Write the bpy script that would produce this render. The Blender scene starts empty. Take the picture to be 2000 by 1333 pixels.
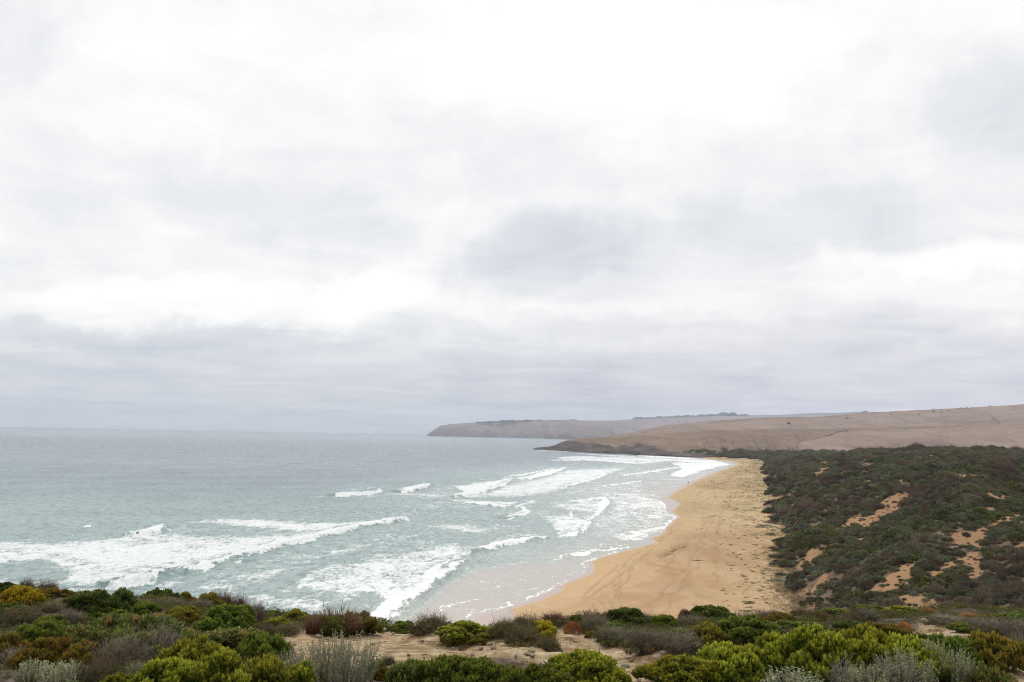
import bpy, math, random
import numpy as np
from mathutils import Matrix

random.seed(7); RNG = np.random.default_rng(11)
S = bpy.context.scene
COL = S.collection
CH = 36.0            # eye height above the sea
F = 1600.0           # focal length in photograph pixels (2000 wide)
PITCH = math.atan(183.2/1600.0); ROLL = math.radians(1.071)

# ------------------------------------------------------------------ camera
r0 = np.array([1.,0,0]); f = np.array([0, math.cos(PITCH), math.sin(PITCH)]); u0 = np.array([0,-math.sin(PITCH), math.cos(PITCH)])
rr = math.cos(ROLL)*r0 + math.sin(ROLL)*u0
uu = -math.sin(ROLL)*r0 + math.cos(ROLL)*u0
cd = bpy.data.cameras.new("camera"); cam = bpy.data.objects.new("camera", cd); COL.objects.link(cam)
cd.sensor_width = 36; cd.lens = 36*F/2000; cd.clip_start = .1; cd.clip_end = 120000
m = Matrix.Identity(4)
for i in range(3):
    m[i][0] = rr[i]; m[i][1] = uu[i]; m[i][2] = -f[i]
m[2][3] = CH
cam.matrix_world = m
S.camera = cam

def uv(px, py):
    """photo pixel -> (X/Y, (Z-eye)/Y) of its ray"""
    px = np.asarray(px, float); py = np.asarray(py, float)
    a = (px-1000)/F; b = (666.5-py)/F
    d = [rr[i]*a + uu[i]*b + f[i] for i in range(3)]
    return d[0]/d[1], d[2]/d[1]
def proj(X, Y, Z):
    Z = Z-CH
    x = X*rr[0]+Y*rr[1]+Z*rr[2]; y = X*uu[0]+Y*uu[1]+Z*uu[2]; z = X*f[0]+Y*f[1]+Z*f[2]
    z = np.maximum(z, .01)
    return 1000+F*x/z, 666.5-F*y/z
def ground_pt(px, py, z=0.0):
    u, t = uv(px, py); Y = (z-CH)/t
    return u*Y, Y
def poly_w(pts, z=0.0):
    a = np.array(pts, float); X, Y = ground_pt(a[:,0], a[:,1], z)
    return np.stack([X, Y], 1)

# ------------------------------------------------------------------ numeric helpers
def _h(ix, iy, s):
    n = (ix.astype(np.int64)*374761393 + iy.astype(np.int64)*668265263 + s*974634777) & 0xffffffff
    n = ((n ^ (n >> 13))*1274126177) & 0xffffffff
    n = (n ^ (n >> 16)) & 0xffffffff
    return n/4294967295.0
def vnoise(x, y, s=0):
    ix = np.floor(x); iy = np.floor(y); fx = x-ix; fy = y-iy
    fx = fx*fx*fx*(fx*(fx*6-15)+10); fy = fy*fy*fy*(fy*(fy*6-15)+10)
    a = _h(ix,iy,s); b = _h(ix+1,iy,s); c = _h(ix,iy+1,s); d = _h(ix+1,iy+1,s)
    return (a*(1-fx)+b*fx)*(1-fy)+(c*(1-fx)+d*fx)*fy
def fbm(x, y, o=4, s=0):
    x = np.asarray(x, float); y = np.asarray(y, float)
    v = 0; a = .5; n = 0
    for k in range(o):
        c, sn = math.cos(.6*k+.3), math.sin(.6*k+.3)
        v = v + a*vnoise((x*c-y*sn)*2**k+17*k, (x*sn+y*c)*2**k-9*k, s+k); n += a; a *= .5
    return v/n
def sstep(a, b, x):
    t = np.clip((x-a)/(b-a), 0, 1); return t*t*(3-2*t)
def seg_dist(x, y, P, tapers=None):
    """distance to polyline, signed (+ to the right of its direction), plus position 0..1"""
    best = np.full(np.shape(x), 1e18); sg = np.zeros(np.shape(x)); tt = np.zeros(np.shape(x))
    n = len(P)-1
    for i in range(n):
        ax, ay = P[i]; bx, by = P[i+1]; dx, dy = bx-ax, by-ay
        L = dx*dx+dy*dy+1e-12
        t = np.clip(((x-ax)*dx+(y-ay)*dy)/L, 0, 1)
        ex = x-(ax+t*dx); ey = y-(ay+t*dy); d = ex*ex+ey*ey
        cr = ex*dy-ey*dx
        m_ = d < best
        best = np.where(m_, d, best); sg = np.where(m_, np.sign(cr), sg); tt = np.where(m_, (i+t)/n, tt)
    return np.sqrt(best), sg, tt
def inside(x, y, P):
    c = np.zeros(np.shape(x), bool); n = len(P); j = n-1
    for i in range(n):
        xi, yi = P[i]; xj, yj = P[j]
        k = ((yi > y) != (yj > y)) & (x < (xj-xi)*(y-yi)/((yj-yi) if yj != yi else 1e-9)+xi)
        c ^= k; j = i
    return c
def poly_sd(x, y, P):
    """positive inside"""
    Q = list(P)+[P[0]]
    d, _, _ = seg_dist(x, y, Q)
    return np.where(inside(x, y, P), d, -d)

# ------------------------------------------------------------------ mesh helpers
def mesh_np(name, V, faces, mat=None, smooth=True, attrs=None, fattrs=None):
    """faces: (n,k) int array or list of such arrays"""
    if not isinstance(faces, list): faces = [faces]
    me = bpy.data.meshes.new(name)
    V = np.ascontiguousarray(V, np.float32)
    me.vertices.add(len(V)); me.vertices.foreach_set("co", V.ravel())
    lt = np.concatenate([q.ravel() for q in faces]).astype(np.int32)
    tot = np.concatenate([np.full(len(q), q.shape[1], np.int32) for q in faces])
    st = np.concatenate([[0], np.cumsum(tot)[:-1]]).astype(np.int32)
    me.loops.add(len(lt)); me.loops.foreach_set("vertex_index", lt)
    me.polygons.add(len(tot)); me.polygons.foreach_set("loop_start", st)
    try: me.polygons.foreach_set("loop_total", tot)
    except Exception: pass
    me.update(calc_edges=True)
    me.polygons.foreach_set("use_smooth", np.full(len(tot), smooth, bool))
    for k, a in (attrs or {}).items():
        at = me.attributes.new(k, 'FLOAT', 'POINT'); at.data.foreach_set("value", np.ascontiguousarray(a, np.float32).ravel())
    if mat: me.materials.append(mat)
    return me
def link(name, me, parent=None, loc=None, **props):
    o = bpy.data.objects.new(name, me); COL.objects.link(o)
    if parent: o.parent = parent
    if loc is not None: o.location = loc
    for k, v in props.items():
        if v: o[k] = v
    return o
def grid_faces(nr, nc, mask=None):
    i = np.arange(nr-1)[:, None]*nc + np.arange(nc-1)[None, :]
    q = np.stack([i, i+1, i+nc+1, i+nc], -1)
    if mask is not None: q = q[mask]
    return q.reshape(-1, 4)
def compact(V, Fq, attrs):
    used = np.unique(Fq); mp = np.full(len(V), -1); mp[used] = np.arange(len(used))
    return V[used], mp[Fq], {k: a.ravel()[used] for k, a in attrs.items()}

# ------------------------------------------------------------------ materials
class NT:
    def __init__(s, name, world=False):
        if world:
            s.m = bpy.data.worlds.new(name)
        else:
            s.m = bpy.data.materials.new(name)
        s.m.use_nodes = True; s.t = s.m.node_tree; s.t.nodes.clear()
    def n(s, typ, **kw):
        nd = s.t.nodes.new(typ)
        for k, v in kw.items():
            if hasattr(nd, k): setattr(nd, k, v)
        return nd
    def l(s, a, b): s.t.links.new(a, b)
    def put(s, sock, v):
        if hasattr(v, 'is_output'): s.l(v, sock)
        elif v is not None:
            try: sock.default_value = v
            except Exception: sock.default_value = (*v, 1) if len(v) == 3 else v
    def math(s, op, a, b=None, c=None, clamp=False):
        nd = s.n('ShaderNodeMath', operation=op, use_clamp=clamp)
        for i, v in enumerate((a, b, c)):
            if v is not None: s.put(nd.inputs[i], v)
        return nd.outputs[0]
    def noise(s, vec, scale, detail=4, rough=.5, dist=0, dim='3D'):
        nd = s.n('ShaderNodeTexNoise', noise_dimensions=dim)
        s.put(nd.inputs['Vector'], vec); nd.inputs['Scale'].default_value = scale
        nd.inputs['Detail'].default_value = detail; nd.inputs['Roughness'].default_value = rough; nd.inputs['Distortion'].default_value = dist
        return nd.outputs[0]
    def mix(s, fac, a, b, blend='MIX'):
        nd = s.n('ShaderNodeMix', data_type='RGBA', blend_type=blend)
        s.put(nd.inputs[0], fac); s.put(nd.inputs[6], a); s.put(nd.inputs[7], b)
        return nd.outputs[2]
    def ramp(s, fac, stops, interp='LINEAR'):
        nd = s.n('ShaderNodeValToRGB'); cr = nd.color_ramp; cr.interpolation = interp
        while len(cr.elements) > 1: cr.elements.remove(cr.elements[-1])
        for i, (p, c) in enumerate(stops):
            e = cr.elements[0] if i == 0 else cr.elements.new(p)
            e.position = p; e.color = (*c, 1) if hasattr(c, '__len__') else (c, c, c, 1)
        s.put(nd.inputs[0], fac); return nd.outputs[0]
    def remap(s, v, a, b, c=0, d=1, smooth=False):
        nd = s.n('ShaderNodeMapRange', interpolation_type='SMOOTHSTEP' if smooth else 'LINEAR')
        s.put(nd.inputs[0], v)
        for i, x in enumerate((a, b, c, d)): nd.inputs[1+i].default_value = x
        return nd.outputs[0]
    def attr(s, name): return s.n('ShaderNodeAttribute', attribute_name=name).outputs['Fac']
    def pos(s): return s.n('ShaderNodeNewGeometry').outputs['Position']
    def mapping(s, vec, scale=(1,1,1), rot=(0,0,0), loc=(0,0,0)):
        nd = s.n('ShaderNodeMapping'); s.put(nd.inputs[0], vec)
        nd.inputs[1].default_value = loc; nd.inputs[2].default_value = rot; nd.inputs[3].default_value = scale
        return nd.outputs[0]
    def bsdf(s, col, rough=.8, spec=.3, normal=None, trans=None):
        b = s.n('ShaderNodeBsdfPrincipled')
        s.put(b.inputs['Base Color'], col); s.put(b.inputs['Roughness'], rough); s.put(b.inputs['Specular IOR Level'], spec)
        if normal is not None: s.put(b.inputs['Normal'], normal)
        out = s.n('ShaderNodeOutputMaterial')
        if trans:
            t = s.n('ShaderNodeBsdfTranslucent'); s.put(t.inputs[0], col)
            if normal is not None: s.put(t.inputs['Normal'], normal)
            mx = s.n('ShaderNodeMixShader'); mx.inputs[0].default_value = trans
            s.l(b.outputs[0], mx.inputs[1]); s.l(t.outputs[0], mx.inputs[2]); s.l(mx.outputs[0], out.inputs[0])
        else: s.l(b.outputs[0], out.inputs[0])
        return s.m
    def bump(s, h, strength=.5, dist=1.0):
        nd = s.n('ShaderNodeBump'); nd.inputs['Strength'].default_value = strength; nd.inputs['Distance'].default_value = dist
        s.put(nd.inputs['Height'], h); return nd.outputs[0]

def leaf_mat(name, old, young, dead=None, var=.25, trans=.25, rough=.55):
    """colour from leaf age with painted shade under leafy crowns (attribute tip) and a per-twig variation (attribute var)"""
    t = NT(name)
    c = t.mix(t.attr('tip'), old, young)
    if dead: c = t.mix(t.remap(t.attr('var'), .72, .95), c, dead)
    rnd = t.n('ShaderNodeObjectInfo').outputs['Random']
    k = t.math('ADD', t.math('MULTIPLY', t.attr('var'), 2*var), 1-var)
    k = t.math('MULTIPLY', k, t.math('ADD', t.math('MULTIPLY', rnd, .3), .85))
    hs = t.n('ShaderNodeHueSaturation'); t.put(hs.inputs['Color'], c); t.put(hs.inputs['Value'], k)
    t.put(hs.inputs['Hue'], t.math('ADD', t.math('MULTIPLY', rnd, .03), .485))
    return t.bsdf(hs.outputs[0], rough, .25, trans=trans)

# ------------------------------------------------------------------ world: sky with a layered overcast
SUN_EL, SUN_AZ = math.radians(52), math.radians(-12)   # azimuth from +Y towards +X
w = NT("World", world=True); S.world = w.m
tc = w.n('ShaderNodeTexCoord').outputs['Generated']
sky = w.n('ShaderNodeTexSky', sky_type='NISHITA'); sky.sun_disc = False
sky.sun_elevation = SUN_EL; sky.sun_rotation = SUN_AZ; sky.air_density = 1.0; sky.dust_density = 2.5
nrm = w.n('ShaderNodeVectorMath', operation='NORMALIZE'); w.l(tc, nrm.inputs[0])
sep = w.n('ShaderNodeSeparateXYZ'); w.l(nrm.outputs[0], sep.inputs[0])
dx, dy, dz = sep.outputs
yc = w.math('MAXIMUM', dy, .25)
U = w.math('DIVIDE', dx, yc); Vv = w.math('DIVIDE', dz, yc)
# cloud-deck coordinates (a flat layer overhead)
zc = w.math('ADD', w.math('MAXIMUM', dz, 0.0), .09)
cx = w.math('DIVIDE', dx, zc); cy = w.math('DIVIDE', dy, zc)
deck = w.n('ShaderNodeCombineXYZ'); w.l(cx, deck.inputs[0]); w.l(cy, deck.inputs[1])
nA = w.noise(w.mapping(deck.outputs[0], (.55,.8,1), (0,0,.35), (3.1,1.7,0)), 1.0, 6, .52, .4)
nB = w.noise(w.mapping(deck.outputs[0], (1.5,1.9,1), (0,0,.2), (8.1,4.7,0)), 1.0, 7, .55, .6)
uvv = w.n('ShaderNodeCombineXYZ'); w.l(U, uvv.inputs[0]); w.l(Vv, uvv.inputs[1])
nW = w.n('ShaderNodeTexNoise'); w.l(uvv.outputs[0], nW.inputs['Vector']); nW.inputs['Scale'].default_value = 6; nW.inputs['Detail'].default_value = 8; nW.inputs['Roughness'].default_value = .55
nH = w.noise(w.mapping(uvv.outputs[0], (2.2, 11, 1), (0,0,.03)), 1.0, 6, .55, .3)
wsep = w.n('ShaderNodeSeparateColor'); w.l(nW.outputs['Color'], wsep.inputs[0])
nW2 = w.n('ShaderNodeTexNoise'); w.l(uvv.outputs[0], nW2.inputs['Vector']); nW2.inputs['Scale'].default_value = 26; nW2.inputs['Detail'].default_value = 8; nW2.inputs['Roughness'].default_value = .6
wsep2 = w.n('ShaderNodeSeparateColor'); w.l(nW2.outputs['Color'], wsep2.inputs[0])
Uw = w.math('ADD', w.math('ADD', U, w.math('MULTIPLY', w.math('SUBTRACT', wsep.outputs[0], .5), .20)), w.math('MULTIPLY', w.math('SUBTRACT', wsep2.outputs[0], .5), .05))
Vw = w.math('ADD', w.math('ADD', Vv, w.math('MULTIPLY', w.math('SUBTRACT', wsep.outputs[1], .5), .12)), w.math('MULTIPLY', w.math('SUBTRACT', wsep2.outputs[1], .5), .035))
val = w.ramp(w.remap(Vv, -.05, .65), [(0,.62),(.07,.62),(.13,.675),(.20,.75),(.245,.87),(.30,.96),(.36,.945),(.45,.95),(.58,.965),(.75,.99),(.9,1.02),(1,1.25)])
val = w.math('ADD', val, w.math('MULTIPLY', w.math('SUBTRACT', nA, .5), .25))
val = w.math('ADD', val, w.math('MULTIPLY', w.math('SUBTRACT', nB, .5), .31))
hb = w.math('MULTIPLY', w.math('SUBTRACT', nH, .5), w.remap(Vv, .32, .10, .05, .22))
val = w.math('ADD', val, hb)
def blob(px, py, sx, sy, amt, rot=0.0, lo=1.25, hi=.45):
    """a cloud standing in the direction of that part of the sky; its edge broken up by the warp"""
    global val
    bu, bv = uv(px, py); du = w.math('SUBTRACT', Uw, float(bu)); dv = w.math('SUBTRACT', Vw, float(bv))
    c, s_ = math.cos(rot), math.sin(rot); sx /= F; sy /= F
    a = w.math('MULTIPLY_ADD', du, c/sx, w.math('MULTIPLY', dv, s_/sx))
    b = w.math('MULTIPLY_ADD', du, -s_/sy, w.math('MULTIPLY', dv, c/sy))
    d = w.math('SQRT', w.math('ADD', w.math('MULTIPLY', a, a), w.math('MULTIPLY', b, b)))
    k = w.remap(d, lo, hi, 0, amt, smooth=True)
    val = w.math('ADD', val, k)
blob(1050,500,215,100,-.10,.3, 1.12,.66)
blob(1120,480,330,125,-.065,.15, 1.3,.4)
blob(1240,400,60,60,.06,.5)
blob(900,430,120,60,.06,.4)
nP = w.noise(uvv.outputs[0], 9.0, 8, .58, .8)
val = w.math('ADD', val, w.math('MULTIPLY', w.math('SUBTRACT', nP, .5), w.remap(Vv, .5, .2, .22, .18)))
blob(560,430,260,80,-.07,-.1)
blob(1560,430,330,95,-.08,.05)
blob(1960,200,210,140,-.13,.3)
blob(1620,150,160,60,-.08,.6)
blob(150,330,330,90,-.06,-.1)
blob(0,60,160,140,-.12,.3)
blob(250,650,500,34,-.07,.0)
blob(420,590,480,45,.14,.0)
blob(780,560,160,60,.12,.4)
blob(1850,520,260,40,.12,.05)
blob(1150,730,100,30,-.05,.5)
blob(1180,640,400,22,-.06,.02)
blob(1750,640,300,40,-.07,.05)
blob(1250,130,480,170,.13,.0)
val = w.math('MAXIMUM', val, .3)
tint = w.ramp(w.remap(val, .5, 1.05), [(0,(.885,.985,1.15)),(.25,(.93,.99,1.10)),(.55,(.975,.998,1.035)),(.8,(1.0,1.0,1.0)),(1,(1.01,1.0,.98))])
pk = w.mix(w.math('MULTIPLY', w.remap(U, -.15, .35), w.remap(Vv, .26, .02)), (1,1,1,1), (1.035,.99,1.01,1))
cc = w.n('ShaderNodeVectorMath', operation='SCALE'); w.l(w.mix(1.0, tint, pk, 'MULTIPLY'), cc.inputs[0]); w.l(val, cc.inputs['Scale'])
cl = w.n('ShaderNodeVectorMath', operation='SCALE'); w.l(cc.outputs[0], cl.inputs[0]); cl.inputs['Scale'].default_value = 10.0
mixs = w.mix(.94, sky.outputs[0], cl.outputs[0])
bg = w.n('ShaderNodeBackground'); w.l(mixs, bg.inputs[0]); bg.inputs[1].default_value = .1
wo = w.n('ShaderNodeOutputWorld'); w.l(bg.outputs[0], wo.inputs[0])

sd = bpy.data.lights.new("sun", 'SUN'); sd.energy = 1.5; sd.angle = math.radians(12); sd.color = (1,.96,.9)
so = bpy.data.objects.new("sun", sd); COL.objects.link(so)
dv = np.array([math.sin(SUN_AZ)*math.cos(SUN_EL), math.cos(SUN_AZ)*math.cos(SUN_EL), math.sin(SUN_EL)])
from mathutils import Vector
so.rotation_euler = Vector(dv).to_track_quat('Z', 'Y').to_euler(); so.location = (0, 0, 200)

# ------------------------------------------------------------------ shoreline and dune toe in plan
SHORE = poly_w([(640,1420),(860,1238),(930,1208),(990,1187),(1056,1165),(1088,1146),(1135,1126),(1150,1108),(1146,1100),(1180,1086),(1215,1077),(1262,1064),(1280,1059),(1262,1054),(1292,1041),(1300,1030),(1322,1010),(1300,999),(1302,988),(1290,976),(1315,959),(1340,944),(1362,936),(1398,921),(1436,909),(1428,903),(1393,899),(1366,896),(1340,890)])
DRY = poly_w([(760,1420),(960,1240),(1008,1212),(998,1192),(1050,1176),(1098,1154),(1103,1142),(1130,1132),(1158,1120),(1160,1104),(1153,1098),(1184,1087),(1218,1078),(1266,1065),(1287,1060),(1270,1054),(1300,1041),(1302,1032),(1326,1010),(1313,1000),(1328,985),(1304,972),(1332,955),(1366,938),(1402,922.5),(1442,908.5),(1434,902.5),(1397,898.5),(1368,895.5),(1340,889)])
TOE = poly_w([(1640,1400),(1600,1260),(1575,1200),(1552,1150),(1534,1090),(1530,1040),(1530,1000),(1514,955),(1503,925),(1498,908),(1492,898),(1380,891.5)], 2.5)

def beach_h(X, Y):
    ds, sg, _ = seg_dist(X, Y, SHORE); d = ds*sg
    h = np.where(d > 0, 2.6*(1-np.exp(-d/60)), d*.045)
    h = np.maximum(h, -3) + np.where(d > 3, (fbm(X/14, Y/14, 3, 5)-.5)*.35*sstep(3, 30, d), 0)
    return h, d
def dune_h(X, Y):
    dt, sg, _ = seg_dist(X, Y, TOE); d = dt*sg + (fbm(X/16, Y/16, 3, 31)-.5)*12*np.clip(Y/300, .5, 1.4) + (fbm(X/45, Y/45, 2, 33)-.55)*14*sstep(120, 300, Y)
    amp = 25*(1-sstep(760, 1150, Y)*.72)*(.0+1.0*sstep(25, 150, Y))
    dd = np.maximum(d, 0)
    h = amp*(1-np.exp(-dd/41))
    a = .50; c, s_ = math.cos(a), math.sin(a)
    al = X*s_+Y*c; ac = X*c-Y*s_
    rdg = 1-np.abs(2*fbm(al/150, ac/38, 4, 77)-1)*2.0
    n2 = fbm(al/40, ac/16, 3, 12)-.5
    g = sstep(0, 60, dd)
    h = h + g*(rdg*7.0-3.8) + sstep(0, 20, dd)*n2*4.5
    h = h + sstep(0, 10, dd)*(fbm(X/5, Y/5, 2, 3)-.5)*.8
    far = sstep(560, 1500, np.hypot(X, Y))
    return np.where(dd > 0, h*(1-.0*far), 0), d

# bare sand in the dune scrub, each outlined where it lies (photo pixels, turned into places through the terrain)
SANDP = [
 [(1672,1030),(1700,1015),(1722,990),(1765,962),(1778,965),(1760,985),(1740,1003),(1712,1018),(1690,1032)],
 [(1850,1058),(1856,1040),(1905,1035),(1945,1020),(1985,1005),(1990,1018),(1950,1033),(1920,1050),(1880,1068)],
 [(1715,1132),(1740,1112),(1785,1100),(1812,1094),(1810,1106),(1788,1122),(1775,1140),(1740,1152),(1690,1160),(1676,1158)],
 [(1815,1130),(1838,1112),(1868,1098),(1900,1080),(1912,1082),(1895,1102),(1862,1112),(1840,1125),(1820,1136)],
 [(1976,1075),(2005,1062),(2030,1060),(2010,1078)],[(1975,1148),(2010,1132),(2040,1140),(2000,1152)],
 [(1548,1108),(1575,1082),(1574,1098),(1560,1118)],
 [(1694,958),(1700,945),(1712,960)],[(1756,950),(1766,928),(1778,945),(1770,955)],[(1790,938),(1812,928),(1840,936),(1812,934)],
 [(1598,905),(1618,900),(1622,908),(1602,909)],[(1676,904),(1700,906),(1698,912),(1680,909)],[(1585,913),(1598,908),(1594,917)],
 [(1622,1036),(1640,1030),(1670,1014),(1662,1028),(1630,1042)],[(1620,1068),(1638,1055),(1632,1070)],[(1568,1050),(1580,1052),(1574,1060)],
 [(1930,955),(1942,968),(1966,972),(1944,978),(1932,968)],[(1920,1000),(1950,975),(1942,995),(1925,1008)],
 [(1702,1068),(1712,1050),(1718,1066)],[(1612,972),(1624,962),(1618,975)],[(1548,990),(1560,972),(1556,992)],
 [(1800,1178),(1850,1160),(1870,1158),(1830,1182)],[(1565,1190),(1598,1172),(1590,1200),(1572,1205)],
]
def sand_mask(X, Y, Z):
    px, py = proj(X, Y, Z)
    # outlines broken up by noise anchored to the ground
    k = np.clip(Y/1600*0+180/np.maximum(Y, 60), .15, 1.2)
    px = px + (fbm(X/7, Y/7, 3, 91)-.5)*26*k; py = py + (fbm(X/7+9, Y/7, 3, 92)-.5)*16*k
    s_ = np.full(np.shape(px), -1e3)
    for P in SANDP: s_ = np.maximum(s_, poly_sd(px, py, P)+.5)
    a = .50; al = X*math.sin(a)+Y*math.cos(a); ac = X*math.cos(a)-Y*math.sin(a)
    n = fbm(al/34, ac/11, 4, 93); s_ = np.maximum(s_, (n-.675)*110-60*sstep(700, 1000, Y))
    return s_

# ------------------------------------------------------------------ beach and dunes
def build_shore():
    q = np.concatenate([np.linspace(1600, 420, 140), np.linspace(419, 20, 520)])
    Ys = CH*F/q
    us = np.linspace(-.16, 1.02, 900)
    U_, Y_ = np.meshgrid(us, Ys); X_ = U_*Y_
    bh, ds = beach_h(X_, Y_); dh, dt = dune_h(X_, Y_)
    H = np.where(bh < 0, bh, bh+np.maximum(dh, 0))
    dd, sg, _ = seg_dist(X_, Y_, DRY); dry = dd*sg
    k = np.clip(Y_/300, .5, 2.5)
    wet = 1-sstep(-.7, .9, dry/k + (fbm(X_/4, Y_/4, 2, 8)-.5)*1.0)
    damp = np.exp(-np.maximum(dry, 0)/(7*k))
    veg = sstep(-1.5, 1.5, dt)
    sm = sand_mask(X_, Y_, H)
    veg = veg*(1-sstep(-4, 3, sm))
    px, py = proj(X_, Y_, H)
    # pale creeping cover along the top of the beach
    cover = sstep(-85, -14, dt/np.clip(Y_/380, .6, 2.2)) * (1-sstep(0, 3, dt)) * (.35+.65*sstep(260, 420, Y_))
    # wheel and foot tracks and the low scarp of the berm
    tr = np.zeros_like(px)
    lines = [[(1265,1215),(1270,1185),(1290,1150),(1340,1105),(1362,1070),(1370,1030),(1382,1005)],
             [(1285,1215),(1300,1180),(1330,1140),(1358,1100),(1372,1070),(1376,1040),(1392,1010)],
             [(1150,1165),(1190,1130),(1215,1100),(1250,1070),(1300,1040)],
             [(1140,1155),(1180,1175),(1200,1195)],[(1195,1210),(1195,1160),(1215,1110),(1240,1085)],
             [(1140,1160),(1155,1140),(1185,1115),(1208,1095)],[(1330,1000),(1352,990),(1370,1000),(1385,1015)],
             [(1160,1215),(1170,1190),(1150,1168)],[(1290,1110),(1330,1070),(1360,1040)],
             [(1210,1205),(1208,1150),(1235,1100),(1290,1050),(1330,1015)],[(1395,1130),(1400,1060),(1410,1000),(1430,960)]]
    for i, L in enumerate(lines):
        W = poly_w(L, 1.5)
        xw = X_+(fbm(X_/9, Y_/9, 2, 40+i)-.5)*3; d, s_, t_ = seg_dist(xw, Y_, W)
        tr = np.maximum(tr, np.exp(-(d/.45)**2)*(.35+.65*vnoise(t_*40, t_*0, i)))
    sc = poly_w([(1292,1079),(1305,1072),(1318,1064),(1338,1056)], 1.5)
    d, s_, t_ = seg_dist(X_+(fbm(X_/4, Y_/4, 2, 60)-.5)*3, Y_, sc); scarp = np.exp(-(d/.9)**2)
    H = H - .05*tr - .35*scarp*(ds > 0)
    V = np.stack([X_, Y_, H], -1).reshape(-1, 3)
    A = dict(wet=wet, damp=damp, veg=veg, cover=cover, track=np.clip(tr+scarp*1.1, 0, 1.3), dd=np.clip(dt, -200, 200))
    cellt = (dt[:-1,:-1] > -2); cells = (ds[:-1,:-1] > -70)
    # beach
    t = NT("beach_sand"); p = t.pos()
    n1 = t.noise(t.mapping(p, (.012,.006,0)), 1, 6, .6, .8); n2 = t.noise(p, .25, 6, .65); n3 = t.noise(t.mapping(p, (.10,.035,0), (0,0,-.3)), 1, 5, .6, 1.2)
    c = t.mix(t.remap(t.math('ADD', n1, t.math('MULTIPLY', t.attr('damp'), .10)), .40, .60, smooth=True), (.315,.195,.100,1), (.48,.335,.195,1))
    c = t.mix(t.remap(n3, .40, .66), c, t.mix(.5, c, (.50,.37,.235,1)))
    c = t.mix(t.remap(n2, .3, .72), t.mix(.8, c, (.86,.80,.74,1), 'MULTIPLY'), c)
    c = t.mix(t.math('MULTIPLY', t.attr('damp'), .55), c, (.40,.28,.155,1))
    cvn = t.remap(t.noise(p, .55, 5, .65), .46, .60)
    c = t.mix(t.math('MULTIPLY', t.math('MULTIPLY', t.attr('cover'), cvn), .85), c, (.215,.205,.105,1))
    c = t.mix(t.math('MULTIPLY', t.attr('track'), .55, clamp=True), c, (.22,.14,.075,1))
    c = t.mix(t.attr('wet'), c, (.37,.27,.215,1))
    bm = t.bump(t.noise(p, 1.4, 5, .7), .35, .12)
    rough = t.remap(t.attr('wet'), 0, 1, .9, .16)
    mb = t.bsdf(c, rough, t.remap(t.attr('wet'), 0, 1, .15, .5), bm)
    Fb = grid_faces(*X_.shape, mask=cells & ~cellt)
    v, fq, a = compact(V, Fb, A)
    link("beach", mesh_np("beach", v, fq, mb, attrs=a), kind='structure', label="long curving beach of orange sand below the dunes")
    # dunes
    t = NT("dune_soil"); p = t.pos()
    n = t.noise(p, .3, 6, .65); n1 = t.noise(p, .03, 4, .6)
    sand = t.mix(n1, (.235,.140,.075,1), (.335,.210,.115,1)); sand = t.mix(t.remap(n, .35, .7), t.mix(.8, sand, (.8,.74,.7,1), 'MULTIPLY'), sand)
    soil = t.mix(t.remap(n, .4, .6), (.085,.060,.042,1), (.16,.115,.075,1))
    vg = t.remap(t.math('ADD', t.attr('veg'), t.math('MULTIPLY', t.math('SUBTRACT', t.noise(p, .5, 4, .6), .5), .9)), .35, .6)
    c = t.mix(vg, sand, soil)
    mdn = t.bsdf(c, .95, .1, t.bump(t.noise(p, .8, 5, .7), .5, .4))
    Fd = grid_faces(*X_.shape, mask=cells & cellt)
    v, fq, a = compact(V, Fd, A)
    link("dunes", mesh_np("dunes", v, fq, mdn, attrs=a), kind='structure', label="rolling sand dunes under dark scrub beside the beach")
build_shore()

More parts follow.
